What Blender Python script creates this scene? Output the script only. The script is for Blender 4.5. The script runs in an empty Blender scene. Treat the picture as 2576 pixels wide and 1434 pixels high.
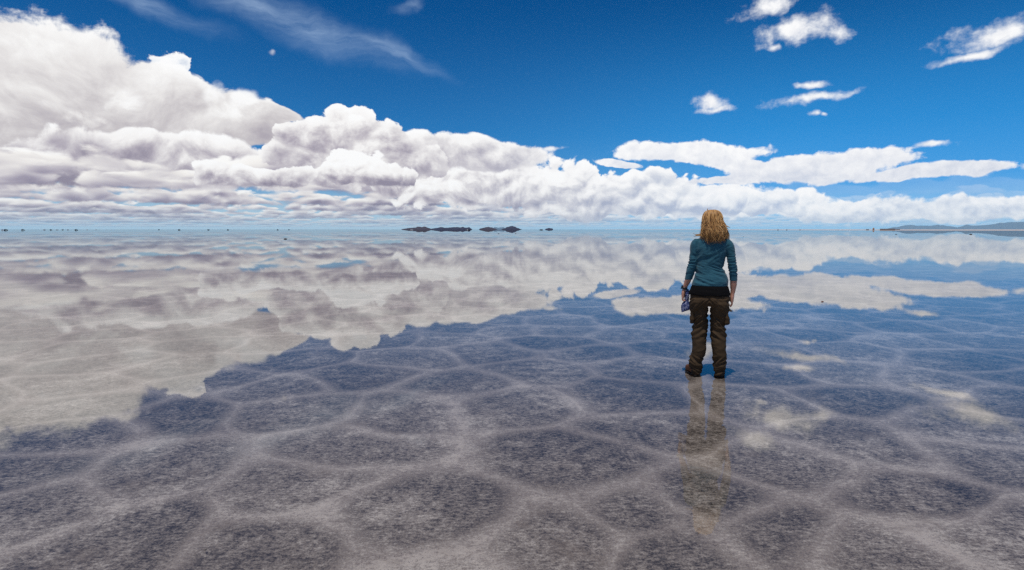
import bpy, bmesh, math, random
from mathutils import Vector, Matrix, noise as mnoise

sc = bpy.context.scene
R = math.radians

# ------------------------------------------------------------------ camera
F_PX, CXP, CYP = 1550.0, 1288.0, 717.0            # photo measured on a 2576 px wide copy
CAM_H = 1.49
HAZE = 0.35e-5                                     # density of the thin air, per metre
PITCH = math.atan((CYP - 577.0) / F_PX)            # horizon sits at row 577
cam_d = bpy.data.cameras.new('camera')
cam = bpy.data.objects.new('camera', cam_d)
sc.collection.objects.link(cam)
cam_d.sensor_width = 36.0
cam_d.lens = F_PX / 2576.0 * 36.0
cam_d.clip_start, cam_d.clip_end = 0.1, 500000.0
cam.location = (0, 0, CAM_H)
cam.rotation_euler = (math.pi / 2 - PITCH, 0, 0)
sc.camera = cam


def ray(px, py):
    dx, dy = (px - CXP) / F_PX, (CYP - py) / F_PX
    c, s = math.cos(PITCH), math.sin(PITCH)
    return Vector((dx, c + dy * s, -s + dy * c))


def azel(px, py):
    d = ray(px, py)
    return math.atan2(d.x, d.y), math.atan2(d.z, math.hypot(d.x, d.y))


def ground(px, py, z=0.0):
    d = ray(px, py)
    t = (CAM_H - z) / -d.z
    return Vector((d.x * t, d.y * t, z))


# ------------------------------------------------------------------ light, exposure
SUN_EL, SUN_AZ = R(72), R(202)                     # azimuth clockwise from +Y: behind the camera, a little left
sun_d = bpy.data.lights.new('sun', 'SUN')
sun_d.energy, sun_d.angle, sun_d.color = 3.2, R(0.53), (1.0, 0.955, 0.88)
sun = bpy.data.objects.new('sun', sun_d)
sc.collection.objects.link(sun)
sdir = Vector((math.sin(SUN_AZ) * math.cos(SUN_EL), math.cos(SUN_AZ) * math.cos(SUN_EL), math.sin(SUN_EL)))
sun.rotation_euler = sdir.to_track_quat('Z', 'Y').to_euler()
sc.view_settings.view_transform = 'Standard'
sc.view_settings.look = 'None'
sc.view_settings.exposure = 0.0
sc.view_settings.gamma = 1.0
sc.view_settings.use_curve_mapping = False
sc.render.engine = 'CYCLES'
sc.cycles.use_denoising = False                    # denoising smears the salt grain and the cloud edges
sc.cycles.max_bounces = 6
sc.cycles.volume_bounces = 2
sc.cycles.transparent_max_bounces = 12


# ------------------------------------------------------------------ node expression helper
class G:
    """Small wrapper that turns Python arithmetic into shader Math nodes."""
    def __init__(self, tree):
        self.t = tree

    def node(self, kind, **kw):
        n = self.t.nodes.new(kind)
        for k, v in kw.items():
            setattr(n, k, v)
        return n

    def put(self, sock, v):
        if isinstance(v, E):
            self.t.links.new(v.s, sock)
        elif v is not None:
            sock.default_value = v

    def math(self, op, *a, clamp=False):
        n = self.node('ShaderNodeMath', operation=op, use_clamp=clamp)
        for i, v in enumerate(a):
            self.put(n.inputs[i], v)
        return E(self, n.outputs[0])

    def xyz(self, x, y, z=0.0):
        n = self.node('ShaderNodeCombineXYZ')
        for i, v in enumerate((x, y, z)):
            self.put(n.inputs[i], v)
        return E(self, n.outputs[0])

    def vmath(self, op, *a):
        n = self.node('ShaderNodeVectorMath', operation=op)
        for i, v in enumerate(a):
            self.put(n.inputs[i], v)
        return E(self, n.outputs['Value' if op in ('LENGTH', 'DOT_PRODUCT', 'DISTANCE') else 'Vector'])

    def sep(self, v):
        n = self.node('ShaderNodeSeparateXYZ')
        self.put(n.inputs[0], v)
        return [E(self, o) for o in n.outputs]

    def step(self, v, a, b, lo=0.0, hi=1.0):
        n = self.node('ShaderNodeMapRange', interpolation_type='SMOOTHSTEP')
        for i, x in enumerate((v, a, b, lo, hi)):
            self.put(n.inputs[i], x)
        return E(self, n.outputs[0])

    def lin(self, v, a, b, lo=0.0, hi=1.0):
        n = self.node('ShaderNodeMapRange', interpolation_type='LINEAR', clamp=True)
        for i, x in enumerate((v, a, b, lo, hi)):
            self.put(n.inputs[i], x)
        return E(self, n.outputs[0])

    def fbm(self, v, scale, detail=4.0, rough=0.55, dist=0.0, dim='2D', out=0):
        n = self.node('ShaderNodeTexNoise', noise_dimensions=dim)
        self.put(n.inputs['Vector'], v)
        self.put(n.inputs['Scale'], scale)
        n.inputs['Detail'].default_value = detail
        n.inputs['Roughness'].default_value = rough
        n.inputs['Distortion'].default_value = dist
        if out == 0:
            return E(self, n.outputs[0])
        c = self.node('ShaderNodeSeparateColor')       # noise colour as a vector
        self.t.links.new(n.outputs[1], c.inputs[0])
        return self.xyz(E(self, c.outputs[0]), E(self, c.outputs[1]), E(self, c.outputs[2]))

    def cells(self, v, scale, detail=2.0, rough=0.5, feature='F1', dim='2D', smooth=0.4, lac=2.0):
        n = self.node('ShaderNodeTexVoronoi', voronoi_dimensions=dim, feature=feature)
        self.put(n.inputs['Vector'], v)
        self.put(n.inputs['Scale'], scale)
        if 'Detail' in n.inputs:
            n.inputs['Detail'].default_value = detail
            n.inputs['Roughness'].default_value = rough
            n.inputs['Lacunarity'].default_value = lac
        if feature == 'SMOOTH_F1':
            n.inputs['Smoothness'].default_value = smooth
        return E(self, n.outputs['Distance'])

    def mix(self, f, a, b, blend='MIX'):
        n = self.node('ShaderNodeMix', data_type='RGBA', blend_type=blend)
        self.put(n.inputs[0], f)
        for s, v in ((n.inputs[6], a), (n.inputs[7], b)):
            self.put(s, v if isinstance(v, E) else (*v, 1.0))
        return E(self, n.outputs[2])

    def ramp(self, f, stops, interp='LINEAR'):
        n = self.node('ShaderNodeValToRGB')
        self.put(n.inputs[0], f)
        cr = n.color_ramp
        cr.interpolation = interp
        while len(cr.elements) < len(stops):
            cr.elements.new(1.0)
        for e, (p, c) in zip(cr.elements, stops):
            e.position, e.color = p, (*c, 1.0)
        return E(self, n.outputs[0])


class E:
    def __init__(self, g, s):
        self.g, self.s = g, s

    def __add__(self, o): return self.g.math('ADD', self, o)
    def __radd__(self, o): return self.g.math('ADD', o, self)
    def __sub__(self, o): return self.g.math('SUBTRACT', self, o)
    def __rsub__(self, o): return self.g.math('SUBTRACT', o, self)
    def __mul__(self, o): return self.g.math('MULTIPLY', self, o)
    def __rmul__(self, o): return self.g.math('MULTIPLY', o, self)
    def __truediv__(self, o): return self.g.math('DIVIDE', self, o)
    def max(self, o): return self.g.math('MAXIMUM', self, o)
    def min(self, o): return self.g.math('MINIMUM', self, o)
    def clamp(self): return self.g.math('ADD', self, 0.0, clamp=True)


def srgb(r, g, b):
    def f(v):
        v /= 255.0
        return v / 12.92 if v <= 0.04045 else ((v + 0.055) / 1.055) ** 2.4
    return (f(r), f(g), f(b))


# ------------------------------------------------------------------ sky with clouds
class Layer(G):
    """One cloud layer of the sky as a node group: takes the direction and the colour behind it, gives the new colour."""
    def __init__(self, name, box=(-9, 9, -9, 9)):
        self.box = box                                 # where it can show: az from, to, el from, to
        t = bpy.data.node_groups.new(name, 'ShaderNodeTree')
        G.__init__(self, t)
        it = t.interface
        for nm, ty in (('P', 'NodeSocketVector'), ('Color', 'NodeSocketColor')):
            it.new_socket(nm, in_out='INPUT', socket_type=ty)
        it.new_socket('Color', in_out='OUTPUT', socket_type='NodeSocketColor')
        i = self.node('NodeGroupInput')
        p, self.col = E(self, i.outputs[0]), E(self, i.outputs[1])
        c = self.node('ShaderNodeRGBToBW')
        self.put(c.inputs[0], self.col)
        a, e, _ = self.sep(p)
        self.az = a + E(self, c.outputs[0]) * 1e-9     # keeps the layers in order so the shader stack stays small
        self.el = e + E(self, c.outputs[0]) * 1e-9
        self.P = self.xyz(self.az, self.el)
        self.side = self.step(self.az, -0.25, 0.45)    # left-right tint: the sunlit side is painted into cloud and air colours

    def finish(self):
        o = self.node('NodeGroupOutput')
        self.put(o.inputs[0], self.col)
        return self.t

    def over(self, c, a):
        self.col = self.mix(a, self.col, c)

    def ell(self, specs, P):
        """Union of soft ellipses given in photo pixels: 1 in the middle, 0 on the rim."""
        best = None
        for s in specs:
            cx, cy, rx, ry = s[:4]
            rot = s[4] if len(s) > 4 else 0.0
            a0, e0 = azel(cx, cy)
            ax = 0.5 * (azel(cx + rx, cy)[0] - azel(cx - rx, cy)[0])
            ey = 0.5 * (azel(cx, cy - ry)[1] - azel(cx, cy + ry)[1])
            m = self.node('ShaderNodeMapping', vector_type='TEXTURE')
            self.put(m.inputs['Vector'], P)
            m.inputs['Location'].default_value = (a0, e0, 0)
            m.inputs['Rotation'].default_value = (0, 0, R(rot))
            m.inputs['Scale'].default_value = (ax, ey, 1)
            d = 1.0 - self.vmath('LENGTH', E(self, m.outputs[0]))
            best = d if best is None else self.math('SMOOTH_MAX', best, d, 0.12)
        return best

    def warp(self, P, scale, amt, detail=3.0, ys=1.0):
        v = self.vmath('SUBTRACT', self.fbm(P, scale, detail, 0.55, out=1), (0.5, 0.5, 0.5))
        return self.vmath('ADD', P, self.vmath('MULTIPLY', v, (amt, amt * ys, 0.0)))

    def relief(self, P, scale, detail, rough, delta, feature='F1'):
        """Billow height of the cloud surface and how far it leans to the sun (up, a little left)."""
        h0 = self.cells(P, scale, detail, rough, feature)
        h1 = self.cells(self.vmath('ADD', P, (-0.35 * delta, delta, 0)), scale, detail, rough, feature)
        return 1.0 - h0, h1 - h0


def e_y(yv):
    return (577 - yv) / F_PX



def build_world():
    w = bpy.data.worlds.new('World')
    sc.world = w
    w.use_nodes = True
    w.cycles.sampling_method = 'NONE'
    t = w.node_tree
    t.nodes.clear()
    g = G(t)
    layers = []

    # high thin cirrus
    L = Layer('cirrus', (-0.9, 0.9, 0.03, 2.0))
    wc = L.warp(L.P, 5.0, 0.09, 5.0)
    m = L.node('ShaderNodeMapping')
    L.put(m.inputs['Vector'], wc)
    m.inputs['Rotation'].default_value = (0, 0, R(24))
    m.inputs['Scale'].default_value = (1.6, 9.0, 1)
    mv = E(L, m.outputs[0])
    streak = L.fbm(mv, 5.0, 7.0, 0.68)
    cir = L.ell([(640, 22, 190, 60, -22), (790, 85, 260, 62, -17), (970, 140, 170, 28, -17), (1020, 22, 45, 16, 20),
                 (300, 0, 300, 40, -12)], wc)
    ca = L.step(cir, -0.35, 1.3) * L.step(streak, 0.0, 1.1) * 0.85
    L.over(srgb(176, 200, 230), ca.clamp())
    layers.append(L)

    # pale air over the horizon
    L = Layer('horizon_air', (-9, 9, -9, 0.43))
    L.over(L.mix(L.side, srgb(84, 156, 218), srgb(58, 162, 238)), L.step(L.el, 0.38, 0.0) * (L.side * 0.50 + 0.30))
    L.over(L.mix(L.side, srgb(182, 212, 232), srgb(162, 212, 246)), L.step(L.el, 0.075, 0.0) * 0.9)
    layers.append(L)

    def row(yb, k, far, right=0.0, ax=1.0, hh=0.62, cover=0.0, el1=2.3, left_only=None):
        """A row of flat-based cumulus whose base lies at photo row yb."""
        b = e_y(yb)
        L = Layer('cumulus_row', (-9, 9 if left_only is None else left_only + 0.2, b * 0.7, b * el1))
        Fq = 0.55 / b
        off = 17.31 * k + 3.7
        Q = L.vmath('ADD', L.vmath('MULTIPLY', L.P, (ax, 1.6, 1)), (off, 0, 0))
        Qw = L.warp(Q, Fq * 1.3, 0.34 / Fq, 2.0)
        h0, rl = L.relief(Qw, Fq * 1.7, 1.0 if k > 3 else 0.0, 0.5, 0.13 / Fq)
        fine = L.fbm(Qw, Fq * 4.5, 5.0, 0.62)
        lump = L.fbm(L.xyz(L.az * ax + off, L.el * 0.6), Fq * 0.75, 2.0, 0.5)
        gap = L.fbm(L.xyz(L.az * ax + off * 2, 0.0), Fq * 0.2, 1.0, 0.5)
        yy = (L.el - b + (lump - 0.5) * b * 0.25) / (b * hh)
        f = (lump * 1.7 + 0.02 + cover) + (gap - 0.5) * 1.4 - yy + (h0 - 0.55) * 1.15 + (fine - 0.5) * 0.5
        base = L.step(yy + (fine - 0.5) * 0.45, -0.10, 0.14)
        a = L.step(f, 0.0, 0.22) * base
        if left_only is not None:
            a = a * L.step(L.az + (lump - 0.5) * 0.3, left_only + 0.1, left_only - 0.15)
        else:
            a = a * (1.0 - L.step(L.az, 0.10 + 0.25 * far, 0.40 + 0.35 * far) * (0.30 + 0.6 * (1 - far)))
        lit = (0.02 + (1.0 - L.step(f, 0.0, 1.15)) * 0.62 + L.step(yy, -0.15, 1.1) * 0.26 + rl * 0.95 + (h0 - 0.5) * 0.2 + (lump - 0.5) * 0.5 + (fine - 0.5) * 0.62).clamp()
        cl = L.ramp(lit, [(0.0, srgb(138, 130, 150)), (0.2, srgb(163, 155, 171)), (0.42, srgb(199, 193, 200)), (0.66, srgb(235, 231, 229)), (0.85, srgb(250, 247, 243)), (1.0, srgb(255, 254, 252))])
        cr_ = L.ramp(lit, [(0.0, srgb(172, 193, 222)), (0.35, srgb(203, 215, 232)), (0.7, srgb(232, 238, 246)), (1.0, srgb(252, 252, 252))])
        cc = L.mix(L.side, cl, cr_) if left_only is None else cl
        if far > 0:
            cc = L.mix(0.55 * far ** 1.5, cc, L.mix(L.side, srgb(172, 194, 214), srgb(170, 208, 238)))
        L.over(cc, a * (1.0 - 0.35 * far ** 2))
        layers.append(L)

    # rows of flat-based cumulus, the far ones low on the horizon
    rows = [571, 567.5, 563, 557.5, 551, 543, 533, 520, 503]
    for k, yb in enumerate(rows):
        far = 1.0 - k / (len(rows) - 1)
        row(yb, k, far, ax=0.75 - 0.45 * far, cover=0.1 - 0.25 * far)

    def bank(name, specs, freq, amp, soft, lo, hi, stops_l, stops_r, wamt=0.02, det=1.0, bias=0.0, opac=1.0, grad=0.35, rgain=1.3, feature='F1', rough=0.5, ys=1.0, seed=0.0, wisp=0.0, fine_a=0.45, flat=None, light=0.57, wst=(0.55, 1.3)):
        bx = []
        for s_ in specs:                               # a box that surely holds every ellipse
            r_ = max(s_[2], s_[3]) if len(s_) > 4 and abs(s_[4]) > 30 else s_[2]
            ry_ = s_[3] + (abs(math.sin(R(s_[4]))) * s_[2] if len(s_) > 4 else 0)
            k_ = 1.25
            for sx_ in (-1, 1):
                for sy_ in (-1, 1):
                    bx.append(azel(s_[0] + sx_ * r_ * k_, s_[1] + sy_ * ry_ * k_))
        mg = 0.02 + wamt * 0.6
        box = (min(b[0] for b in bx) - mg, max(b[0] for b in bx) + mg, min(b[1] for b in bx) - mg, max(b[1] for b in bx) + mg)
        L = Layer(name, box)
        P = L.P
        S = L.vmath('ADD', P, (seed, seed * 0.37, 0)) if seed else P
        nz = L.fbm(S, freq * 0.5, 3.0, 0.55, out=1)
        v = L.vmath('MULTIPLY', L.vmath('SUBTRACT', nz, (0.5, 0.5, 0.5)), (wamt, wamt * ys, 0))
        e = L.ell(specs, L.vmath('ADD', P, v))
        Pw = L.vmath('ADD', S, L.vmath('MULTIPLY', v, (1.3, 1.3, 0)))
        Pw = L.vmath('MULTIPLY', Pw, (1.0, 1.25, 1.0))
        h0, rl = L.relief(Pw, freq, det, rough, 0.17 / freq, feature)
        fine = L.fbm(Pw, freq * 3.4, 6.0, 0.62)
        f = e + (h0 - 0.6) * amp + bias + (fine - 0.5) * fine_a
        if wisp:
            f = f + (L.fbm(L.vmath('MULTIPLY', S, (*wst, 1)), freq * 1.5, 7.0, 0.62) - 0.5) * wisp
        a = L.step(f, 0.0, soft * 0.75)
        if flat:
            a = a * L.step(L.el + (fine - 0.5) * flat[1], flat[0] - flat[1] * 0.25, flat[0] + flat[1] * 0.25)
        if opac < 1:
            a = a * opac
        big = L.fbm(S, freq * 0.45, 2.0, 0.5)
        yy = L.lin(L.el, lo, hi)
        lit = ((yy - 0.5) * grad + light + rl * rgain + (big - 0.5) * 0.5 + (fine - 0.5) * 0.80 + (1.0 - L.step(f, 0.0, 0.40)) * 0.16).clamp()
        cc = L.ramp(lit, stops_l)
        if stops_r is not stops_l:
            cc = L.mix(L.side, cc, L.ramp(lit, stops_r))
        L.over(cc, a)
        layers.append(L)

    WL = [(0.0, srgb(146, 138, 155)), (0.25, srgb(183, 176, 186)), (0.5, srgb(222, 218, 220)), (0.72, srgb(248, 246, 245)), (1.0, srgb(255, 255, 255))]
    WR = [(0.0, srgb(190, 202, 224)), (0.3, srgb(220, 227, 238)), (0.55, srgb(242, 245, 249)), (0.8, srgb(253, 253, 254)), (1.0, srgb(255, 255, 255))]
    SL = [(0.0, srgb(176, 169, 178)), (0.3, srgb(206, 201, 203)), (0.6, srgb(234, 231, 230)), (0.82, srgb(250, 249, 248)), (1.0, srgb(255, 255, 255))]
    FL = [(0.0, srgb(208, 214, 228)), (0.4, srgb(234, 236, 242)), (0.8, srgb(252, 252, 253)), (1.0, srgb(255, 255, 255))]

    bank('right_bank', [(1990, 512, 150, 38), (2150, 526, 220, 36), (2400, 528, 300, 34), (1780, 505, 200, 45), (2560, 523, 200, 30), (2800, 530, 300, 30)], 26.0, 0.55, 0.30, e_y(560), e_y(480), WR, WR, 0.02, 1.0, 0.15, 1.0, 0.5, 0.7, seed=4.1)
    bank('white_knob', [(425, 172, 58, 46)], 34.0, 0.4, 0.14, e_y(200), e_y(125), WR, WR, 0.02, 1.0, 0.12, seed=9.4, light=0.7, rgain=0.8)
    bank('smooth_cloud', [(0, 195, 410, 180), (250, 245, 360, 145), (440, 285, 290, 118), (590, 300, 195, 84, -10), (-300, 200, 420, 250), (680, 278, 125, 30, -6), (100, 330, 400, 115), (420, 350, 310, 66)], 7.0, 0.42, 0.17, e_y(400), e_y(110), SL, SL, 0.10, 1.0, 0.10, 1.0, 0.66, 0.50, 'F1', 0.5, wisp=0.55, light=0.55, fine_a=0.34, seed=21.0)
    bank('bright_lobes', [(325, 245, 50, 62, 10), (560, 272, 100, 62), (225, 285, 120, 36), (605, 250, 60, 40)], 16.0, 0.9, 0.8, e_y(350), e_y(220), SL, SL, 0.04, 1.0, 0.05, 0.9, 1.0, 0.6, seed=11.3, light=0.95)
    bank('middle_bank', [(60, 425, 480, 90), (430, 425, 330, 80), (660, 430, 200, 70), (-400, 420, 420, 110)], 11.0, 0.75, 0.22, e_y(490), e_y(345), WL, WL, 0.06, 1.0, 0.18, 1.0, 0.62, 0.95, seed=2.3, flat=(e_y(490), 0.016), light=0.42)
    row(487, 11, 0.0, ax=0.62, hh=0.62, cover=-0.10, left_only=0.0)
    row(470, 17, 0.0, ax=0.6, hh=0.60, cover=-0.18, left_only=-0.10)
    row(448, 14, 0.0, ax=0.6, hh=0.50, cover=-0.30, left_only=-0.22)
    bank('tower_band', [(1120, 460, 250, 62), (1300, 455, 190, 60), (1478, 436, 48, 36), (1430, 475, 210, 60), (1640, 480, 170, 55), (1560, 510, 300, 42), (1800, 503, 130, 46), (1930, 508, 80, 38)], 20.0, 0.65, 0.16, e_y(545), e_y(420), WL, WR, 0.035, 1.0, 0.16, 1.0, 0.7, 1.05, seed=6.6, light=0.53)
    bank('long_cloud', [(1150, 388, 210, 48), (1270, 388, 115, 36), (1030, 390, 110, 55)], 12.0, 0.45, 0.22, e_y(425), e_y(340), WL, WR, 0.03, 1.0, 0.15, 1.0, 0.55, 0.6, seed=3.1, light=0.53)
    bank('main_tower', [(876, 325, 66, 62), (800, 350, 95, 58), (950, 365, 85, 58), (1000, 400, 120, 55), (850, 400, 160, 72)], 16.0, 0.55, 0.10, e_y(455), e_y(270), WL, WR, 0.03, 1.0, 0.17, 1.0, 0.6, 0.85, seed=1.7, light=0.55)
    bank('near_cumulus', [(880, 425, 105, 50), (960, 442, 85, 38)], 19.0, 0.60, 0.12, e_y(474), e_y(400), WL, WR, 0.03, 1.0, 0.16, 1.0, 1.2, 0.75, seed=5.2, flat=(e_y(472), 0.008), light=0.58)
    bank('left_cumulus', [(580, 445, 90, 42), (690, 452, 120, 34)], 19.0, 0.60, 0.12, e_y(480), e_y(415), WL, WL, 0.03, 1.0, 0.16, 1.0, 1.1, 0.75, seed=12.7, flat=(e_y(478), 0.008), light=0.58)
    bank('flat_clouds', [(1740, 385, 200, 29, -3), (1900, 420, 160, 23, -8), (2040, 422, 240, 36, 2), (2160, 404, 115, 30, 8), (2340, 432, 220, 20, 1), (1860, 450, 140, 15, 4), (1560, 412, 70, 10, -8)], 22.0, 0.40, 0.32, e_y(460), e_y(365), FL, FL, 0.035, 1.0, 0.18, 1.0, 0.5, 0.45, ys=0.5, seed=7.7, wisp=0.5)
    scr_a = [(1930, 15, 88, 30, 5), (2000, 78, 104, 44, 6), (2112, 80, 46, 18), (1945, 122, 24, 10), (2490, 85, 145, 32, 8), (2440, 135, 100, 16, 10)]
    scr_b = [(1785, 258, 55, 23, -12), (1805, 277, 55, 11), (2040, 246, 120, 15, 7), (2050, 210, 52, 10), (2040, 290, 18, 9), (2064, 291, 14, 7), (2345, 365, 65, 9)]
    for nm, sp in (('scraps', scr_a), ('low_scraps', scr_b), ('lone_scrap', [(1390, 369, 34, 7)]), ('high_puff', [(692, 130, 12, 7)])):
        bank(nm, sp, 24.0, 0.30, 1.5, e_y(300), e_y(0), FL, FL, 0.04, 1.0, 0.22, 0.45 if nm == 'high_puff' else 1.0, 0.2, 0.3, ys=0.7, seed=8.9, wisp=1.7, light=0.72, wst=(0.85, 1.1))

    for L in layers:
        L.finish()

    geo = g.node('ShaderNodeTexCoord')
    sx = g.node('ShaderNodeSeparateXYZ')
    t.links.new(geo.outputs['Generated'], sx.inputs[0])
    x, y, z = [E(g, o) for o in sx.outputs]
    az = g.math('ARCTAN2', x, y)
    el = g.math('ARCSINE', z)
    sky_n = g.node('ShaderNodeTexSky', sky_type='NISHITA')
    sky_n.sun_disc = False
    sky_n.sun_elevation = SUN_EL
    sky_n.sun_rotation = SUN_AZ
    sky_n.altitude = 3700.0
    sky_n.air_density, sky_n.dust_density, sky_n.ozone_density = 1.0, 0.3, 1.5
    hs = g.node('ShaderNodeHueSaturation')
    hs.inputs['Hue'].default_value = SKY_H
    hs.inputs['Saturation'].default_value = SKY_S
    hs.inputs['Value'].default_value = SKY_V
    t.links.new(sky_n.outputs[0], hs.inputs['Color'])

    # the sky is cut into zones so that each direction only works out the layers that can show there
    els = [-2.0, 0.0, 0.006, 0.0115, 0.02, 0.032, 0.05, 0.075, 0.11, 0.16, 0.23, 0.31, 0.40, 2.0]
    azs = [-4.0, -0.95, -0.30, -0.06, 0.14, 0.36, 0.95, 4.0]
    zone_id = [0]

    def zone(a0, a1, e0, e1):
        zone_id[0] += 1
        k = zone_id[0]
        hit = [L for L in layers if L.box[0] < a1 and L.box[1] > a0 and L.box[2] < e1 and L.box[3] > e0] if e1 > 0 else layers[1:2]
        P = g.xyz(az + k * 1e-9, el + k * 1e-9)
        col = E(g, hs.outputs[0])
        for L in hit:
            gn = g.node('ShaderNodeGroup', node_tree=L.t)
            g.put(gn.inputs[0], P)
            g.put(gn.inputs[1], col)
            col = E(g, gn.outputs[0])
        bg = g.node('ShaderNodeBackground')
        g.put(bg.inputs['Color'], col)
        return tuple(L.t.name for L in hit), bg.outputs[0]

    def split(items, coord):
        """Binary tree of Mix Shaders over (from, to, shader) runs of one coordinate."""
        if len(items) == 1:
            return items[0][2]
        h = len(items) // 2
        A, B = split(items[:h], coord), split(items[h:], coord)
        m = g.node('ShaderNodeMixShader')
        g.put(m.inputs[0], g.math('GREATER_THAN', coord, items[h][0]))
        t.links.new(A, m.inputs[1])
        t.links.new(B, m.inputs[2])
        return m.outputs[0]

    bands = []
    for e0, e1 in zip(els, els[1:]):
        cuts = list(zip(azs, azs[1:])) if e1 > 0 else [(-4.0, 4.0)]
        names = lambda a0, a1: [L for L in layers if L.box[0] < a1 and L.box[1] > a0 and L.box[2] < e1 and L.box[3] > e0]
        run = []
        for a0, a1 in cuts:                            # join neighbours that need the same layers
            if run and names(*run[-1]) == names(a0, a1):
                run[-1] = (run[-1][0], a1)
            else:
                run.append((a0, a1))
        bands.append((e0, e1, split([(a0, a1, zone(a0, a1, e0, e1)[1]) for a0, a1 in run], az)))
    out = g.node('ShaderNodeOutputWorld')
    t.links.new(split(bands, el), out.inputs[0])


SKY_V, SKY_H, SKY_S = 0.079, 0.507, 1.62
build_world()


# ------------------------------------------------------------------ mesh helpers
def link(o, parent=None):
    sc.collection.objects.link(o)
    if parent is not None:
        o.parent = parent
    return o


def mesh_obj(name, verts, faces, mat, parent=None, smooth=True):
    me = bpy.data.meshes.new(name)
    me.from_pydata([tuple(v) for v in verts], [], faces)
    me.update()
    if smooth:
        me.polygons.foreach_set('use_smooth', [True] * len(me.polygons))
    me.materials.append(mat)
    return link(bpy.data.objects.new(name, me), parent)


def struct(o):
    o['kind'] = 'structure'
    return o


def tag(o, label, cat, group=None):
    o['label'], o['category'] = label, cat
    if group:
        o['group'] = group
    return o


def empty(name, loc=(0, 0, 0), rz=0.0):
    o = bpy.data.objects.new(name, None)
    o.empty_display_size = 0.2
    o.location = loc
    o.rotation_euler = (0, 0, rz)
    return link(o)


def material(name):
    m = bpy.data.materials.new(name)
    m.use_nodes = True
    m.node_tree.nodes.clear()
    g = G(m.node_tree)
    return m, g


def finish(g, shader, disp=None):
    o = g.node('ShaderNodeOutputMaterial')
    g.t.links.new(shader, o.inputs[0])


def principled(g, color, rough=0.6, spec=0.5, bump=None, bump_s=0.3, bump_d=0.01, **kw):
    p = g.node('ShaderNodeBsdfPrincipled')
    if isinstance(color, E):
        g.put(p.inputs['Base Color'], color)
    else:
        p.inputs['Base Color'].default_value = (*color, 1)
    g.put(p.inputs['Roughness'], rough)
    p.inputs['Specular IOR Level'].default_value = spec
    for k, v in kw.items():
        p.inputs[k.replace('_', ' ')].default_value = v
    if bump is not None:
        b = g.node('ShaderNodeBump')
        b.inputs['Strength'].default_value = bump_s
        b.inputs['Distance'].default_value = bump_d
        g.put(b.inputs['Height'], bump)
        g.t.links.new(b.outputs[0], p.inputs['Normal'])
    return p.outputs[0]


def position(g):
    return E(g, g.node('ShaderNodeNewGeometry').outputs['Position'])


def objpos(g):
    return E(g, g.node('ShaderNodeTexCoord').outputs['Object'])


# ------------------------------------------------------------------ salt bed and water
WATER_Z = 0.018


def salt_colour(g, edge, tint):
    """Salt crust: paler where edge (metres to the border of the polygon) is small, grainy grey crystals inside."""
    P = position(g)
    big = g.fbm(P, 1.1, 4.0, 0.6)
    mid = g.fbm(P, 8.0, 4.0, 0.62)
    grain = g.fbm(g.vmath('MULTIPLY', P, (0.8, 1.25, 1.0)), 34.0, 5.0, 0.75)
    speck = g.fbm(P, 100.0, 3.0, 0.65)
    lace = g.cells(g.vmath('ADD', P, g.vmath('MULTIPLY', g.fbm(P, 30.0, 2.0, 0.5, out=1), (0.03, 0.03, 0))), 34.0, feature='DISTANCE_TO_EDGE')
    pits = g.cells(P, 42.0, 1.0, 0.5)
    vary = g.fbm(P, 0.8, 3.0, 0.6)                      # ridges swell, thin out and fade along their length
    wob = edge + (mid - 0.5) * 0.17 + (grain - 0.5) * 0.20
    ridge = (1.0 - g.step(wob, -0.02, 0.025 + vary * 0.145)) * g.step(vary + (mid - 0.5) * 0.5, 0.08, 0.40)
    crest = 1.0 - g.step(edge + (mid - 0.5) * 0.03, 0.0, 0.014)
    patch = g.step(big + (mid - 0.5) * 0.35, 0.50, 0.74)
    near = g.step(g.vmath('LENGTH', P) + (big - 0.5) * 2.5, 4.6, 2.6)    # the crust is paler and browner in this corner of the flat
    lv = (0.43 + near * 0.10 + (grain - 0.5) * 1.95 + (speck - 0.5) * 0.95 + (mid - 0.5) * 0.85 + (big - 0.5) * 0.6 + tint * 0.26
          + ridge * 0.32 + crest * 0.05 + patch * 0.15 + (1.0 - g.step(lace, 0.0, 0.10)) * 0.10).clamp()
    col = g.ramp(lv, [(0.0, (0.029, 0.025, 0.024)), (0.2, (0.081, 0.071, 0.070)), (0.4, (0.164, 0.143, 0.136)), (0.6, (0.258, 0.227, 0.213)), (0.8, (0.335, 0.308, 0.300)), (1.0, (0.50, 0.465, 0.45))])
    col = g.mix(ridge * 0.30, col, (0.30, 0.258, 0.250))
    rust = g.step(g.fbm(P, 2.1, 5.0, 0.68), 0.54, 0.78) * 0.38 + near * 0.10
    col = g.mix(rust, col, (0.175, 0.138, 0.112))
    dark = g.step(pits, 0.30, 0.10) * g.step(g.fbm(P, 5.0, 3.0, 0.6), 0.42, 0.60) * 0.85
    col = g.mix(dark, col, (0.030, 0.025, 0.023))
    return col, grain * 0.8 + speck * 0.5 + mid * 0.6


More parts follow.
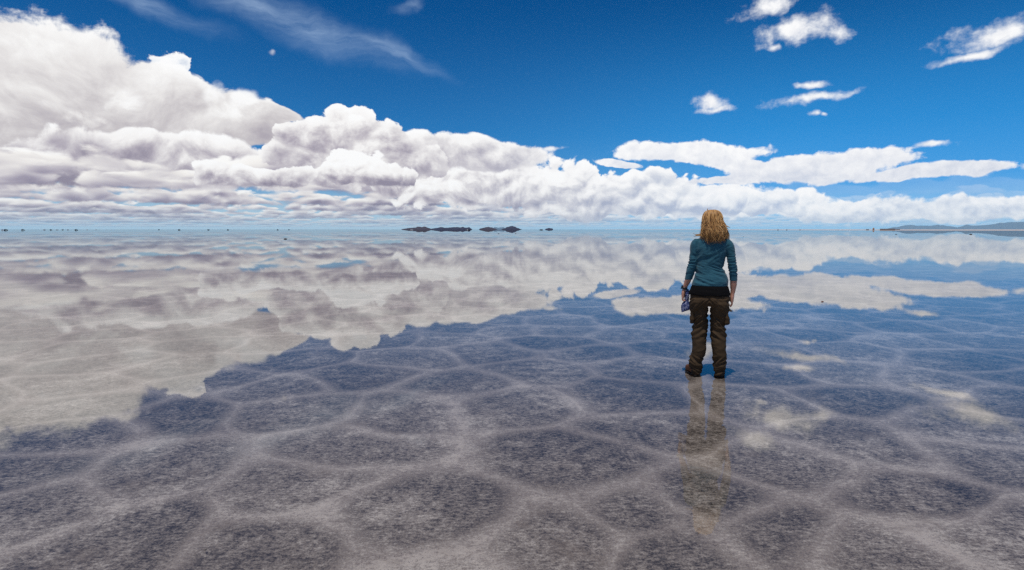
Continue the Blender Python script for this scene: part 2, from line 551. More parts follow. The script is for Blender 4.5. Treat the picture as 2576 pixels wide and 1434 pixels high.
def make_salt_materials():
    m, g = material('salt_crust')
    at = g.node('ShaderNodeAttribute', attribute_name='edge')
    oi = g.node('ShaderNodeObjectInfo')
    col, h = salt_colour(g, E(g, at.outputs['Fac']), E(g, oi.outputs['Random']) - 0.5)
    finish(g, principled(g, col, 0.75, 0.2, h, 0.55, 0.012))
    m2, g = material('salt_bed')
    P = position(g)
    w = g.vmath('ADD', P, g.vmath('MULTIPLY', g.vmath('SUBTRACT', g.fbm(P, 1.6, 2.0, 0.5, out=1), (0.5, 0.5, 0.5)), (0.35, 0.35, 0)))
    ed = g.cells(w, 0.9, feature='DISTANCE_TO_EDGE')
    col, h = salt_colour(g, ed * 1.1, g.fbm(P, 0.9, 1.0, 0.5) - 0.5)
    finish(g, principled(g, col, 0.8, 0.2, h, 0.3, 0.01))
    return m, m2


SALT, BED = make_salt_materials()


def fan_sheet(name, mat, rings, z_of, seg=96):
    """One round sheet from the camera's feet out to the horizon."""
    verts, faces = [(0, 0, z_of(0))], []
    for r in rings:
        verts += [(r * math.sin(2 * math.pi * i / seg), r * math.cos(2 * math.pi * i / seg), z_of(r)) for i in range(seg)]
    faces += [(0, 1 + (i + 1) % seg, 1 + i) for i in range(seg)]
    for k in range(len(rings) - 1):
        a, b = 1 + k * seg, 1 + (k + 1) * seg
        faces += [(a + i, a + (i + 1) % seg, b + (i + 1) % seg, b + i) for i in range(seg)]
    return struct(mesh_obj(name, verts, faces, mat))


RINGS = [4, 10, 20, 40, 80, 160, 400, 1200, 4000, 12000, 40000, 130000]
ground_o = fan_sheet('ground', BED, RINGS, lambda r: -0.012 if r < 60 else -0.012 - min(4.0, (r - 60) * 0.004))

# polygons of the crust: middles of the cells read off the photograph, the rest filled in at the same spacing
T3 = [(950, 480), (1380, 440), (1090, 368), (1515, 322), (1750, 328), (1710, 388), (1965, 458), (2180, 355), (1680, 552), (640, 590), (1200, 630),
      (180, 655), (1520, 745), (2150, 690), (830, 790), (290, 765), (2240, 535), (180, 490), (800, 368), (1230, 298), (1750, 262), (2200, 248), (2470, 300), (1420, 258), (1560, 215), (1950, 200)]
T1 = [(350, 790), (860, 690), (680, 970), (1450, 1020), (2060, 1180), (620, 1320), (1250, 1340), (120, 1130), (60, 960), (1010, 510), (1640, 845)]
T2 = [(360, 900), (745, 770), (1180, 630), (1270, 480), (1290, 390), (1580, 480), (1690, 610), (1680, 810), (1290, 930), (2170, 745), (2060, 535), (1660, 365), (1470, 290),
      (1880, 330), (2170, 415), (2380, 890), (1900, 1080), (1350, 1240), (650, 1190), (760, 1370), (2250, 1240), (250, 1290), (1010, 1130), (2420, 610), (2330, 320), (1150, 300), (1800, 1330)]


def build_plates():
    rnd = random.Random(7)
    K = 2576.0 / 4096.0
    seeds = [ground((1000 + x * 0.6988) * K, (1100 + y * 0.6988) * K) for x, y in T3]
    seeds += [ground(x * 0.8228 * K, (1100 + y * 0.8228) * K) for x, y in T1]
    seeds += [ground((2048 + x * 0.8228) * K, (1100 + y * 0.8228) * K) for x, y in T2]
    pts = [(p.x, p.y) for p in seeds]
    s = 1.02
    jy = 0
    yv = 0.6
    while yv < 22:
        jy += 1
        xv = -22 + (jy % 2) * s * 0.5
        while xv < 22:
            p = (xv + rnd.uniform(-0.24, 0.24), yv + rnd.uniform(-0.22, 0.22))
            if abs(p[0]) < p[1] * 0.90 + 3.4 and all((p[0] - q[0]) ** 2 + (p[1] - q[1]) ** 2 > 0.74 ** 2 for q in pts):
                pts.append(p)
            xv += s
        yv += s * 0.87

    def cell(i):
        cx, cy = pts[i]
        poly = [(cx - 3, cy - 3), (cx + 3, cy - 3), (cx + 3, cy + 3), (cx - 3, cy + 3)]
        near = sorted(((q[0] - cx) ** 2 + (q[1] - cy) ** 2, q) for j, q in enumerate(pts) if j != i and abs(q[0] - cx) < 3 and abs(q[1] - cy) < 3)[:18]
        for _, q in near:
            mx, my, nx, ny = (cx + q[0]) / 2, (cy + q[1]) / 2, q[0] - cx, q[1] - cy
            out = []
            for a, b in zip(poly, poly[1:] + poly[:1]):
                da, db = (a[0] - mx) * nx + (a[1] - my) * ny, (b[0] - mx) * nx + (b[1] - my) * ny
                if da <= 0:
                    out.append(a)
                if da * db < 0:
                    t = da / (da - db)
                    out.append((a[0] + (b[0] - a[0]) * t, a[1] + (b[1] - a[1]) * t))
            poly = out
        return poly

    cand = []
    for i, (x, y) in enumerate(pts):
        if y > 1.4 and y < 19.4 and abs(x) < y * 0.84 + 1.5:
            cand.append((y, i))
    cand.sort()
    cand = cand[:300]
    for _, i in cand:
        poly = cell(i)
        cx, cy = pts[i]
        if max(math.hypot(a[0] - cx, a[1] - cy) for a in poly) > 2.2:
            continue
        rim = []
        for a, b in zip(poly, poly[1:] + poly[:1]):
            n = max(2, int(math.hypot(b[0] - a[0], b[1] - a[1]) / 0.13))
            rim += [(a[0] + (b[0] - a[0]) * k / n, a[1] + (b[1] - a[1]) * k / n) for k in range(n)]

        def dist(p):
            acc = 1e-9
            for a, b in zip(poly, poly[1:] + poly[:1]):
                lx, ly = b[0] - a[0], b[1] - a[1]
                L = math.hypot(lx, ly)
                if L > 1e-4:
                    acc += math.exp(-15.0 * abs((p[0] - a[0]) * ly - (p[1] - a[1]) * lx) / L)
            return max(0.0, -math.log(acc) / 15.0)     # soft minimum: the corners of the cells come out round

        verts, edge, n = [], [], len(rim)
        for t in (0.0, 0.10, 0.24, 0.42, 0.66):
            for p in rim:
                q = (p[0] + (cx - p[0]) * t, p[1] + (cy - p[1]) * t)
                d = 0.0 if t == 0 else dist(q)
                w1 = mnoise.noise_vector(Vector((q[0] * 1.5, q[1] * 1.5, 3.0)))
                w2 = mnoise.noise_vector(Vector((q[0] * 5.0, q[1] * 5.0, 9.0)))
                h = 0.0055 * math.exp(-(d / 0.07) ** 2) + 0.0015 * mnoise.noise(Vector((q[0] * 6, q[1] * 6, 0)))
                verts.append((q[0] + w1.x * 0.16 + w2.x * 0.035 - cx, q[1] + w1.y * 0.16 + w2.y * 0.035 - cy, h))
                edge.append(d)
        w1 = mnoise.noise_vector(Vector((cx * 1.5, cy * 1.5, 3.0)))
        verts.append((w1.x * 0.16, w1.y * 0.16, 0.0005))
        edge.append(dist((cx, cy)))
        faces = []
        for r in range(4):
            a, b = r * n, (r + 1) * n
            faces += [(a + k, a + (k + 1) % n, b + (k + 1) % n, b + k) for k in range(n)]
        faces += [(4 * n + k, 4 * n + (k + 1) % n, 5 * n) for k in range(n)]
        o = mesh_obj('salt_plate', verts, faces, SALT, ground_o)
        o.location = (cx, cy, 0)
        at = o.data.attributes.new('edge', 'FLOAT', 'POINT')
        at.data.foreach_set('value', edge)


build_plates()

# a finger of clear water over the whole flat: mirror by Fresnel, salt seen through it
m, g = material('water')
P = position(g)
r1 = g.fbm(g.vmath('MULTIPLY', P, (1.0, 1.5, 1.0)), 9.0, 4.0, 0.6)
r2 = g.fbm(P, 0.9, 2.0, 0.5)
bmp = g.node('ShaderNodeBump')
bmp.inputs['Strength'].default_value = 1.0
bmp.inputs['Distance'].default_value = 0.00005
calm = g.step(g.vmath('LENGTH', P), 120.0, 12.0, 0.04, 1.0)      # the open flat lies calmer than the waded part
g.put(bmp.inputs['Height'], (r1 + r2 * 0.4) * calm)
fr = g.node('ShaderNodeFresnel')
fr.inputs['IOR'].default_value = 1.88
g.t.links.new(bmp.outputs[0], fr.inputs['Normal'])
gl = g.node('ShaderNodeBsdfGlossy')
gl.inputs['Roughness'].default_value = 0.0
g.t.links.new(bmp.outputs[0], gl.inputs['Normal'])
tr = g.node('ShaderNodeBsdfTransparent')
tr.inputs['Color'].default_value = (0.965, 0.97, 0.975, 1)
mx = g.node('ShaderNodeMixShader')
g.t.links.new(fr.outputs[0], mx.inputs[0])
g.t.links.new(tr.outputs[0], mx.inputs[1])
g.t.links.new(gl.outputs[0], mx.inputs[2])
finish(g, mx.outputs[0])
water = fan_sheet('water', m, RINGS, lambda r: WATER_Z)


# ------------------------------------------------------------------ person
def fabric(name, col, col2, scale=60.0, rough=0.85, bump=0.004, specks=None, sheen=0.0):
    m, g = material(name)
    P = objpos(g)
    a = g.fbm(P, scale, 4.0, 0.65, dim='3D')
    b = g.fbm(P, 7.0, 3.0, 0.6, dim='3D')
    c = g.mix((a * 0.6 + b * 0.7 - 0.2).clamp(), col, col2)
    if specks:
        _, _, z = g.sep(P)
        s = g.step(g.fbm(P, 70.0, 3.0, 0.6, dim='3D'), 0.66, 0.72) * g.step(g.fbm(P, 9.0, 2.0, 0.5, dim='3D'), 0.55, 0.68) * g.step(z, specks, specks * 0.6)
        c = g.mix(s * 0.8, c, (0.55, 0.53, 0.52))
        wet = g.step(z + (b - 0.5) * 0.12, 0.17, 0.08)
        c = g.mix(wet * 0.35, c, (0.012, 0.008, 0.006))
    finish(g, principled(g, c, rough, 0.12, a, 0.35, bump, Sheen_Weight=sheen))
    return m


M_SHIRT = fabric('teal_jersey', (0.0145, 0.066, 0.096), (0.032, 0.118, 0.158), 90.0, 0.8, 0.003, sheen=0.15)
M_TROUSER = fabric('brown_canvas', (0.039, 0.0245, 0.0130), (0.072, 0.046, 0.0250), 50.0, 0.8, 0.004, specks=0.36)
M_BLACK = fabric('black_jersey', (0.0022, 0.0022, 0.0026), (0.0045, 0.0042, 0.005), 90.0, 0.9, 0.003)
M_BOOT = fabric('brown_leather', (0.085, 0.030, 0.014), (0.15, 0.058, 0.026), 40.0, 0.55, 0.003)
M_SOLE = fabric('dark_rubber', (0.012, 0.010, 0.009), (0.022, 0.018, 0.016), 40.0, 0.7, 0.003)


def simple(name, col, rough, spec=0.5):
    m, g = material(name)
    P = objpos(g)
    a = g.fbm(P, 35.0, 3.0, 0.6, dim='3D')
    finish(g, principled(g, g.mix(a, tuple(c * 0.85 for c in col), tuple(min(1, c * 1.15) for c in col)), rough, spec))
    return m


def skin():
    m, g = material('skin')
    a = g.fbm(objpos(g), 25.0, 3.0, 0.6, dim='3D')
    finish(g, principled(g, g.mix(a, (0.42, 0.195, 0.130), (0.52, 0.26, 0.18)), 0.5, 0.4, Subsurface_Weight=0.08, Subsurface_Scale=0.01))
    return m


M_SKIN = skin()
M_GLASS = simple('dark_plastic', (0.012, 0.011, 0.011), 0.2)
M_YELLOW = simple('yellow_mark', (0.65, 0.42, 0.02), 0.5)
M_WATCH = simple('black_rubber', (0.010, 0.010, 0.011), 0.45)


class Geo:
    """Collects lofts and tubes into one vertex/face list."""
    def __init__(self):
        self.v, self.f = [], []

    def rings(self, rs, cap=True):
        n = len(rs[0])
        b = len(self.v)
        for r in rs:
            self.v += r
        for k in range(len(rs) - 1):
            for i in range(n):
                j = (i + 1) % n
                self.f.append((b + k * n + i, b + k * n + j, b + (k + 1) * n + j, b + (k + 1) * n + i))
        if cap:
            self.f.append(tuple(b + i for i in reversed(range(n))))
            self.f.append(tuple(b + (len(rs) - 1) * n + i for i in range(n)))
        return self

    def loft(self, secs, n=24, sub=4, power=2.0, cap=True):
        """secs: (z, cx, rx, cy, ry), smoothly interpolated; horizontal superellipse rings."""
        S = []
        for k in range(len(secs) - 1):
            p0, p1, p2, p3 = secs[max(k - 1, 0)], secs[k], secs[k + 1], secs[min(k + 2, len(secs) - 1)]
            for s in range(sub):
                t = s / sub
                S.append([0.5 * (2 * b + (c - a) * t + (2 * a - 5 * b + 4 * c - d) * t * t + (3 * b - a - 3 * c + d) * t ** 3) for a, b, c, d in zip(p0, p1, p2, p3)])
        S.append(list(secs[-1]))
        rs = []
        for z, cx, rx, cy, ry in S:
            ring = []
            for i in range(n):
                a = 2 * math.pi * i / n
                ca, sa = math.cos(a), math.sin(a)
                e = 2.0 / power
                ring.append((cx + rx * math.copysign(abs(ca) ** e, ca), cy + ry * math.copysign(abs(sa) ** e, sa), z))
            rs.append(ring)
        return self.rings(rs, cap)

    def tube(self, path, rad, n=8, flat=None, cap=True):
        rs = []
        P = [Vector(p) for p in path]
        up = None
        for k, p in enumerate(P):
            d = (P[min(k + 1, len(P) - 1)] - P[max(k - 1, 0)]).normalized()
            if up is None:
                up = Vector((0, 1, 0)) if abs(d.y) < 0.9 else Vector((1, 0, 0))
            up = (up - d * up.dot(d)).normalized()
            sd = d.cross(up)
            r = rad[k] if isinstance(rad, (list, tuple)) else rad
            fl = flat or 1.0
            rs.append([tuple(p + sd * math.cos(2 * math.pi * i / n) * r + up * math.sin(2 * math.pi * i / n) * r * fl) for i in range(n)])
        return self.rings(rs, cap)

    def box(self, c, s, rot=None):
        b = len(self.v)
        M = rot or Matrix.Identity(3)
        for dx in (-1, 1):
            for dy in (-1, 1):
                for dz in (-1, 1):
                    self.v.append(tuple(Vector(c) + M @ Vector((dx * s[0] / 2, dy * s[1] / 2, dz * s[2] / 2))))
        self.f += [tuple(b + i for i in q) for q in ((0, 1, 3, 2), (4, 6, 7, 5), (0, 4, 5, 1), (2, 3, 7, 6), (0, 2, 6, 4), (1, 5, 7, 3))]
        return self

    def ball(self, c, r, n=12, m=8, rot=None):
        rs = []
        M = rot or Matrix.Identity(3)
        for k in range(m + 1):
            t = math.pi * (k + 0.02) / (m + 0.04)
            rs.append([tuple(Vector(c) + M @ Vector((r[0] * math.sin(t) * math.cos(2 * math.pi * i / n), r[1] * math.sin(t) * math.sin(2 * math.pi * i / n), -r[2] * math.cos(t)))) for i in range(n)])
        return self.rings(rs)


def melt(name, geo, voxel, smooth, mat, parent, shape=None):
    """Union of overlapping shapes as one continuous surface, then shaped along its normals."""
    me = bpy.data.meshes.new('tmp')
    me.from_pydata(geo.v, [], geo.f)
    ob = link(bpy.data.objects.new('tmp', me))
    md = ob.modifiers.new('r', 'REMESH')
    md.mode, md.voxel_size = 'VOXEL', voxel
    if smooth:
        ms = ob.modifiers.new('s', 'SMOOTH')
        ms.factor, ms.iterations = 0.5, smooth
    dg = bpy.context.evaluated_depsgraph_get()
    new = bpy.data.meshes.new_from_object(ob.evaluated_get(dg))
    bpy.data.objects.remove(ob)
    bpy.data.meshes.remove(me)
    new.name = name
    if shape:
        nrm = [v.normal.copy() for v in new.vertices]
        for v, n in zip(new.vertices, nrm):
            v.co += n * shape(v.co, n)
    new.polygons.foreach_set('use_smooth', [True] * len(new.polygons))
    new.materials.clear()
    new.materials.append(mat)
    return link(bpy.data.objects.new(name, new), parent)


def ridged(x, y, z):
    return 1.0 - abs(mnoise.noise(Vector((x, y, z)))) * 2.2


def sm(a, b, t):
    t = max(0.0, min(1.0, (t - a) / (b - a)))
    return t * t * (3 - 2 * t)


HEAD_C = Vector((0.004, 0.012, 1.565))
HEAD_R = Matrix.Rotation(R(24), 3, 'Z')


def hp(x, y, z):
    return HEAD_C + HEAD_R @ Vector((x, y, z))


def build_body():
    g = Geo()
    # head, facing +Y before the turn to the left
    rs = []
    for z, rx, yb, yf in ((-0.118, 0.030, 0.020, 0.082), (-0.105, 0.045, -0.010, 0.094), (-0.08, 0.055, -0.045, 0.096), (-0.045, 0.063, -0.075, 0.094), (-0.01, 0.069, -0.092, 0.094),
                          (0.025, 0.073, -0.098, 0.094), (0.055, 0.073, -0.096, 0.088), (0.08, 0.066, -0.085, 0.074), (0.098, 0.048, -0.062, 0.050), (0.106, 0.02, -0.03, 0.018)):
        ring = []
        for i in range(24):
            a = 2 * math.pi * i / 24
            yy = math.sin(a)
            ring.append(tuple(hp(rx * math.cos(a), (yb + yf) / 2 + (yf - yb) / 2 * yy, z)))
        rs.append(ring)
    g.rings(rs)
    g.ball(hp(0, 0.098, -0.030), (0.012, 0.018, 0.014), rot=HEAD_R)                       # nose
    g.ball(hp(0, 0.094, -0.005), (0.007, 0.012, 0.024), rot=HEAD_R)
    g.ball(hp(0, 0.092, -0.066), (0.022, 0.010, 0.006), rot=HEAD_R)                       # lips
    g.ball(hp(0, 0.090, -0.076), (0.018, 0.010, 0.006), rot=HEAD_R)
    g.ball(hp(0, 0.086, -0.102), (0.020, 0.014, 0.014), rot=HEAD_R)                       # chin
    for s in (-1, 1):
        g.ball(hp(s * 0.033, 0.086, 0.004), (0.014, 0.010, 0.010), rot=HEAD_R)            # eyes under the glasses
        g.ball(hp(s * 0.032, 0.088, 0.024), (0.024, 0.010, 0.007), rot=HEAD_R)            # brows
        g.ball(hp(s * 0.074, -0.004, -0.012), (0.008, 0.018, 0.030), rot=HEAD_R)          # ears
    g.loft([(1.36, 0.003, 0.075, -0.005, 0.060), (1.41, 0.003, 0.055, -0.008, 0.054), (1.45, 0.003, 0.050, -0.004, 0.052), (1.50, 0.004, 0.050, 0.004, 0.054)], 20)
    # trunk
    g.loft([(0.76, 0.0, 0.165, -0.005, 0.105), (0.86, 0.0, 0.165, -0.005, 0.105), (0.96, 0.0, 0.150, 0.0, 0.095), (1.06, 0.0, 0.118, 0.004, 0.082), (1.12, -0.002, 0.110, 0.004, 0.080),
            (1.22, 0.003, 0.130, 0.002, 0.092), (1.31, 0.004, 0.150, 0.0, 0.092), (1.37, 0.006, 0.150, -0.004, 0.070), (1.405, 0.004, 0.100, -0.006, 0.055)], 28)
    # arms
    g.loft([(1.360, -0.132, 0.030, 0.0, 0.036), (1.32, -0.150, 0.034, 0.0, 0.042), (1.22, -0.160, 0.032, 0.0, 0.045), (1.10, -0.180, 0.027, 0.004, 0.032), (1.03, -0.198, 0.028, 0.010, 0.033), (0.985, -0.210, 0.032, 0.014, 0.037),
            (0.95, -0.221, 0.031, 0.022, 0.033), (0.90, -0.240, 0.022, 0.030, 0.026), (0.872, -0.249, 0.019, 0.034, 0.027), (0.842, -0.256, 0.019, 0.037, 0.036), (0.808, -0.257, 0.017, 0.040, 0.040), (0.79, -0.256, 0.014, 0.040, 0.037)], 20)
    g.loft([(1.355, 0.145, 0.030, 0.0, 0.036), (1.32, 0.165, 0.034, 0.0, 0.042), (1.22, 0.190, 0.032, 0.0, 0.045), (1.10, 0.210, 0.024, 0.004, 0.031), (1.03, 0.219, 0.026, 0.008, 0.032), (0.985, 0.2215, 0.032, 0.013, 0.036),
            (0.94, 0.222, 0.032, 0.018, 0.034), (0.88, 0.220, 0.024, 0.024, 0.027), (0.845, 0.216, 0.020, 0.027, 0.027), (0.812, 0.213, 0.020, 0.030, 0.036), (0.778, 0.212, 0.017, 0.034, 0.040), (0.762, 0.212, 0.014, 0.034, 0.037)], 20)
    # fingers: left hand closed on the cloth, right hand hanging loose
    for k, (dy, ln) in enumerate(((-0.030, 0.78), (-0.011, 0.95), (0.010, 1.0), (0.031, 0.92))):
        y = 0.040 + dy
        g.tube([(-0.257, y, 0.805), (-0.261, y + 0.001, 0.785), (-0.259, y + 0.002, 0.785 - 0.022 * ln), (-0.246, y + 0.003, 0.785 - 0.030 * ln), (-0.232, y + 0.003, 0.785 - 0.020 * ln)], [0.0095, 0.0092, 0.0086, 0.008, 0.0065], 8)
        y = 0.034 + dy
        g.tube([(0.212, y, 0.776), (0.215, y + 0.001, 0.756), (0.213, y + 0.003, 0.756 - 0.018 * ln), (0.206, y + 0.006, 0.756 - 0.034 * ln), (0.196, y + 0.008, 0.756 - 0.044 * ln)], [0.0095, 0.0092, 0.0085, 0.0078, 0.006], 8)
    g.tube([(-0.252, 0.062, 0.858), (-0.249, 0.080, 0.835), (-0.241, 0.086, 0.812), (-0.231, 0.080, 0.793)], [0.012, 0.0115, 0.010, 0.0075], 8)
    g.tube([(0.212, 0.054, 0.828), (0.210, 0.074, 0.806), (0.205, 0.082, 0.782), (0.200, 0.082, 0.762)], [0.012, 0.0115, 0.010, 0.0075], 8)
    # legs
    for s, cx in ((-1, -0.092), (1, 0.094)):
        o = -0.02 if s < 0 else 0.016
        g.loft([(0.82, cx * 0.9, 0.080, -0.008, 0.098), (0.70, cx, 0.068, -0.006, 0.080), (0.56, cx, 0.049, 0.0, 0.056), (0.47, cx, 0.044, 0.004, 0.050), (0.36, cx + o * 0.3, 0.045, -0.010, 0.050),
                (0.22, cx + o * 0.7, 0.040, -0.008, 0.045), (0.13, cx + o, 0.030, 0.0, 0.034), (0.09, cx + o, 0.026, 0.01, 0.030)], 20)
    p = melt('person', g, 0.0042, 2, M_SKIN, None)
    return p


def build_person(loc, rz):
    body = build_body()
    body.location, body.rotation_euler = loc, (0, 0, rz)
    tag(body, 'woman seen from behind in teal top and brown trousers standing in shallow water', 'person')

    # ---- top: raglan long-sleeved jersey pushed up the forearms
    g = Geo()
    g.loft([(0.928, -0.003, 0.174, -0.004, 0.122), (0.955, 0.000, 0.172, -0.003, 0.120), (1.00, 0.008, 0.163, 0.000, 0.113), (1.05, 0.001, 0.143, 0.004, 0.103), (1.107, -0.004, 0.128, 0.006, 0.098),
            (1.18, -0.001, 0.134, 0.004, 0.103), (1.26, 0.005, 0.153, 0.002, 0.108), (1.32, 0.008, 0.166, 0.0, 0.102), (1.365, 0.008, 0.160, -0.003, 0.084), (1.398, 0.006, 0.122, -0.005, 0.068), (1.425, 0.004, 0.078, -0.006, 0.060), (1.437, 0.003, 0.062, -0.006, 0.058)], 40, 5)
    g.loft([(1.392, -0.120, 0.040, -0.002, 0.045), (1.352, -0.145, 0.047, -0.001, 0.055), (1.30, -0.155, 0.046, 0.0, 0.056), (1.20, -0.160, 0.043, 0.0, 0.051), (1.12, -0.174, 0.045, 0.003, 0.049), (1.05, -0.192, 0.042, 0.009, 0.046), (0.981, -0.209, 0.0375, 0.017, 0.042)], 28, 5)
    g.loft([(1.390, 0.130, 0.040, -0.002, 0.045), (1.350, 0.160, 0.047, -0.001, 0.055), (1.30, 0.177, 0.046, 0.0, 0.056), (1.22, 0.192, 0.042, 0.0, 0.051), (1.12, 0.208, 0.040, 0.003, 0.047), (1.05, 0.217, 0.038, 0.008, 0.044), (0.978, 0.2215, 0.0365, 0.014, 0.041)], 28, 5)

    def folds(p, n):
        arm = sm(0.135, 0.165, abs(p.x - 0.004)) * sm(1.33, 1.28, p.z)
        d = 0.0
        # pushed-up sleeves: rings of folds round the elbow
        k = arm * sm(1.02, 1.06, p.z) * sm(1.27, 1.17, p.z)
        d += k * 0.0105 * (ridged(p.x * 5, p.y * 7, p.z * 38 + 7) - 0.38)
        d += arm * sm(1.34, 1.24, p.z) * sm(1.14, 1.2, p.z) * 0.005 * (ridged(p.x * 9, p.y * 6, p.z * 20 + p.x * 14) - 0.5)
        # body: slanting creases under the shoulder blades, tighter ones over the waist
        t = 1 - arm
        d += t * sm(1.37, 1.31, p.z) * sm(1.10, 1.2, p.z) * 0.0082 * (ridged(p.x * 6 + 3, p.y * 4, p.z * 15 - p.x * 10) - 0.5)
        d += t * sm(1.20, 1.10, p.z) * sm(0.93, 0.96, p.z) * 0.0095 * (ridged(p.x * 4.0 + 9, p.y * 4, p.z * 31 + p.x * 11) - 0.35)
        d += t * 0.0022 * (ridged(p.x * 16, p.y * 12, p.z * 40) - 0.5)
        d -= t * 0.007 * math.exp(-((p.x - 0.004) / 0.020) ** 2) * (1 if p.y < 0 else 0) * sm(1.02, 1.10, p.z) * sm(1.36, 1.28, p.z)      # spine
        sx = abs(p.x - 0.006) - (0.118 + (1.40 - p.z) * 0.14)
        if p.z > 1.25:
            d -= 0.0035 * math.exp(-(sx / 0.006) ** 2)                                            # raglan seam
        return d

    shirt = melt('shirt', g, 0.0044, 2, M_SHIRT, body, folds)
    # ---- black layer showing under the hem
    g = Geo()
    g.loft([(0.832, -0.002, 0.199, -0.012, 0.140), (0.85, -0.003, 0.198, -0.012, 0.140), (0.89, -0.002, 0.187, -0.009, 0.131), (0.92, -0.002, 0.174, -0.006, 0.121), (0.94, 0.0, 0.158, -0.003, 0.108), (0.95, 0.0, 0.145, -0.002, 0.098)], 40, 5)
    melt('undershirt', g, 0.006, 2, M_BLACK, body, lambda p, n: 0.0035 * (ridged(p.x * 5, p.y * 5, p.z * 22) - 0.5) + 0.003 * mnoise.noise(Vector((p.x * 12, p.y * 12, 0))) * sm(0.90, 0.84, p.z))

    # ---- trousers
    g = Geo()
    g.loft([(0.93, 0.0, 0.160, -0.003, 0.112), (0.87, 0.0, 0.178, -0.008, 0.122), (0.83, 0.001, 0.189, -0.012, 0.130), (0.79, 0.001, 0.192, -0.015, 0.134), (0.75, 0.0, 0.190, -0.014, 0.128), (0.725, 0.0, 0.180, -0.010, 0.110)], 36, 5)
    g.loft([(0.80, -0.090, 0.094, -0.018, 0.122), (0.74, -0.098, 0.092, -0.016, 0.118), (0.671, -0.098, 0.090, -0.008, 0.105), (0.594, -0.091, 0.082, 0.0, 0.092), (0.531, -0.083, 0.073, 0.004, 0.083), (0.438, -0.090, 0.075, -0.002, 0.082),
            (0.36, -0.088, 0.071, -0.010, 0.080), (0.283, -0.087, 0.069, -0.012, 0.078), (0.235, -0.092, 0.068, -0.008, 0.078), (0.182, -0.112, 0.070, 0.000, 0.078), (0.12, -0.112, 0.068, 0.004, 0.080), (0.07, -0.112, 0.054, 0.004, 0.074), (0.030, -0.106, 0.046, 0.004, 0.072)], 30, 5)
    g.loft([(0.80, 0.092, 0.094, -0.018, 0.122), (0.74, 0.099, 0.091, -0.016, 0.118), (0.671, 0.097, 0.090, -0.008, 0.105), (0.594, 0.093, 0.082, 0.0, 0.092), (0.516, 0.088, 0.073, 0.004, 0.083), (0.438, 0.095, 0.077, -0.002, 0.082),
            (0.36, 0.099, 0.074, -0.010, 0.080), (0.283, 0.105, 0.068, -0.012, 0.078), (0.205, 0.112, 0.070, -0.006, 0.078), (0.14, 0.110, 0.066, 0.002, 0.078), (0.08, 0.114, 0.055, 0.002, 0.072), (0.022, 0.113, 0.048, 0.0, 0.070)], 30, 5)

    def tfolds(p, n):
        s = 1 if p.x > 0 else -1
        d = 0.0
        knee = sm(0.36, 0.43, p.z) * sm(0.70, 0.58, p.z)
        d += knee * 0.019 * (ridged(p.x * 6 + s, p.y * 4, p.z * 19 + s * p.x * 16) - 0.62)
        ank = sm(0.24, 0.17, p.z)
        d += ank * 0.019 * (ridged(p.x * 6 + 4 * s, p.y * 5, p.z * 21 - s * p.x * 12) - 0.62)
        hip = sm(0.62, 0.70, p.z) * sm(0.84, 0.78, p.z)
        d += hip * 0.012 * (ridged(p.x * 5 + 8, p.y * 5, p.z * 24 + s * p.x * 22) - 0.62)
        d += 0.0048 * (ridged(p.x * 10, p.y * 9, p.z * 16 + 3) - 0.62)
        d += -0.010 * math.exp(-(p.x / 0.012) ** 2) * (1 if p.y < 0 else 0) * sm(0.71, 0.75, p.z) * sm(0.86, 0.80, p.z)      # seat seam
        return d

    trousers = melt('trousers', g, 0.0046, 2, M_TROUSER, body, tfolds)
    for s in (-1, 1):
        pk = Geo()
        cx = 0.176 * s
        bulge = 0.0 if s > 0 else 0.012
        pk.loft([(0.542, cx - 0.018 * s, 0.014, 0.006, 0.060), (0.550, (0.168 - bulge) * s, 0.026, 0.004, 0.076), (0.59, (0.170 - bulge) * s, 0.027, 0.002, 0.082), (0.63, (0.166 - bulge) * s, 0.024, 0.0, 0.082), (0.668, (0.160 - bulge) * s, 0.022, -0.002, 0.078), (0.682, (0.156 - bulge) * s, 0.018, -0.002, 0.072)], 24, 4, 3.0)
        po = melt('cargo_pocket', pk, 0.005, 2, M_TROUSER, trousers, lambda p, n: 0.007 * (ridged(p.x * 9, p.y * 6, p.z * 20) - 0.5))
    # right pocket flap sticking out
    fl = Geo()
    fl.rings([[(0.180, -0.060, 0.690), (0.180, 0.060, 0.700), (0.185, 0.060, 0.694), (0.185, -0.060, 0.684)],
              [(0.200, -0.055, 0.682), (0.200, 0.055, 0.690), (0.203, 0.055, 0.684), (0.203, -0.055, 0.676)],
              [(0.224, -0.040, 0.686), (0.218, 0.045, 0.676), (0.216, 0.045, 0.671), (0.222, -0.040, 0.681)]])
    fo = mesh_obj('pocket_flap', fl.v, fl.f, M_TROUSER, trousers)

    # ---- boots
    for heel, toe in (((-0.092, -0.058), (-0.196, 0.185)), ((0.112, -0.050), (0.128, 0.215))):
        h, t = Vector((*heel, 0)), Vector((*toe, 0))
        ax = (t - h).normalized()
        sd = Vector((ax.y, -ax.x, 0))
        L = (t - h).length

        def foot(z0, prof, grow):
            rs = []
            for u, w, top in prof:
                c = h + ax * (u * L)
                ring = []
                for i in range(16):
                    a = 2 * math.pi * i / 16
                    ca, sa = math.cos(a), math.sin(a)
                    zz = z0 + (top - z0) * (0.5 + 0.5 * math.copysign(abs(sa) ** 0.7, sa))
                    q = c + sd * ((w + grow) * math.copysign(abs(ca) ** 0.75, ca))
                    ring.append((q.x, q.y, zz))
                rs.append(ring)
            return rs
        b = Geo()
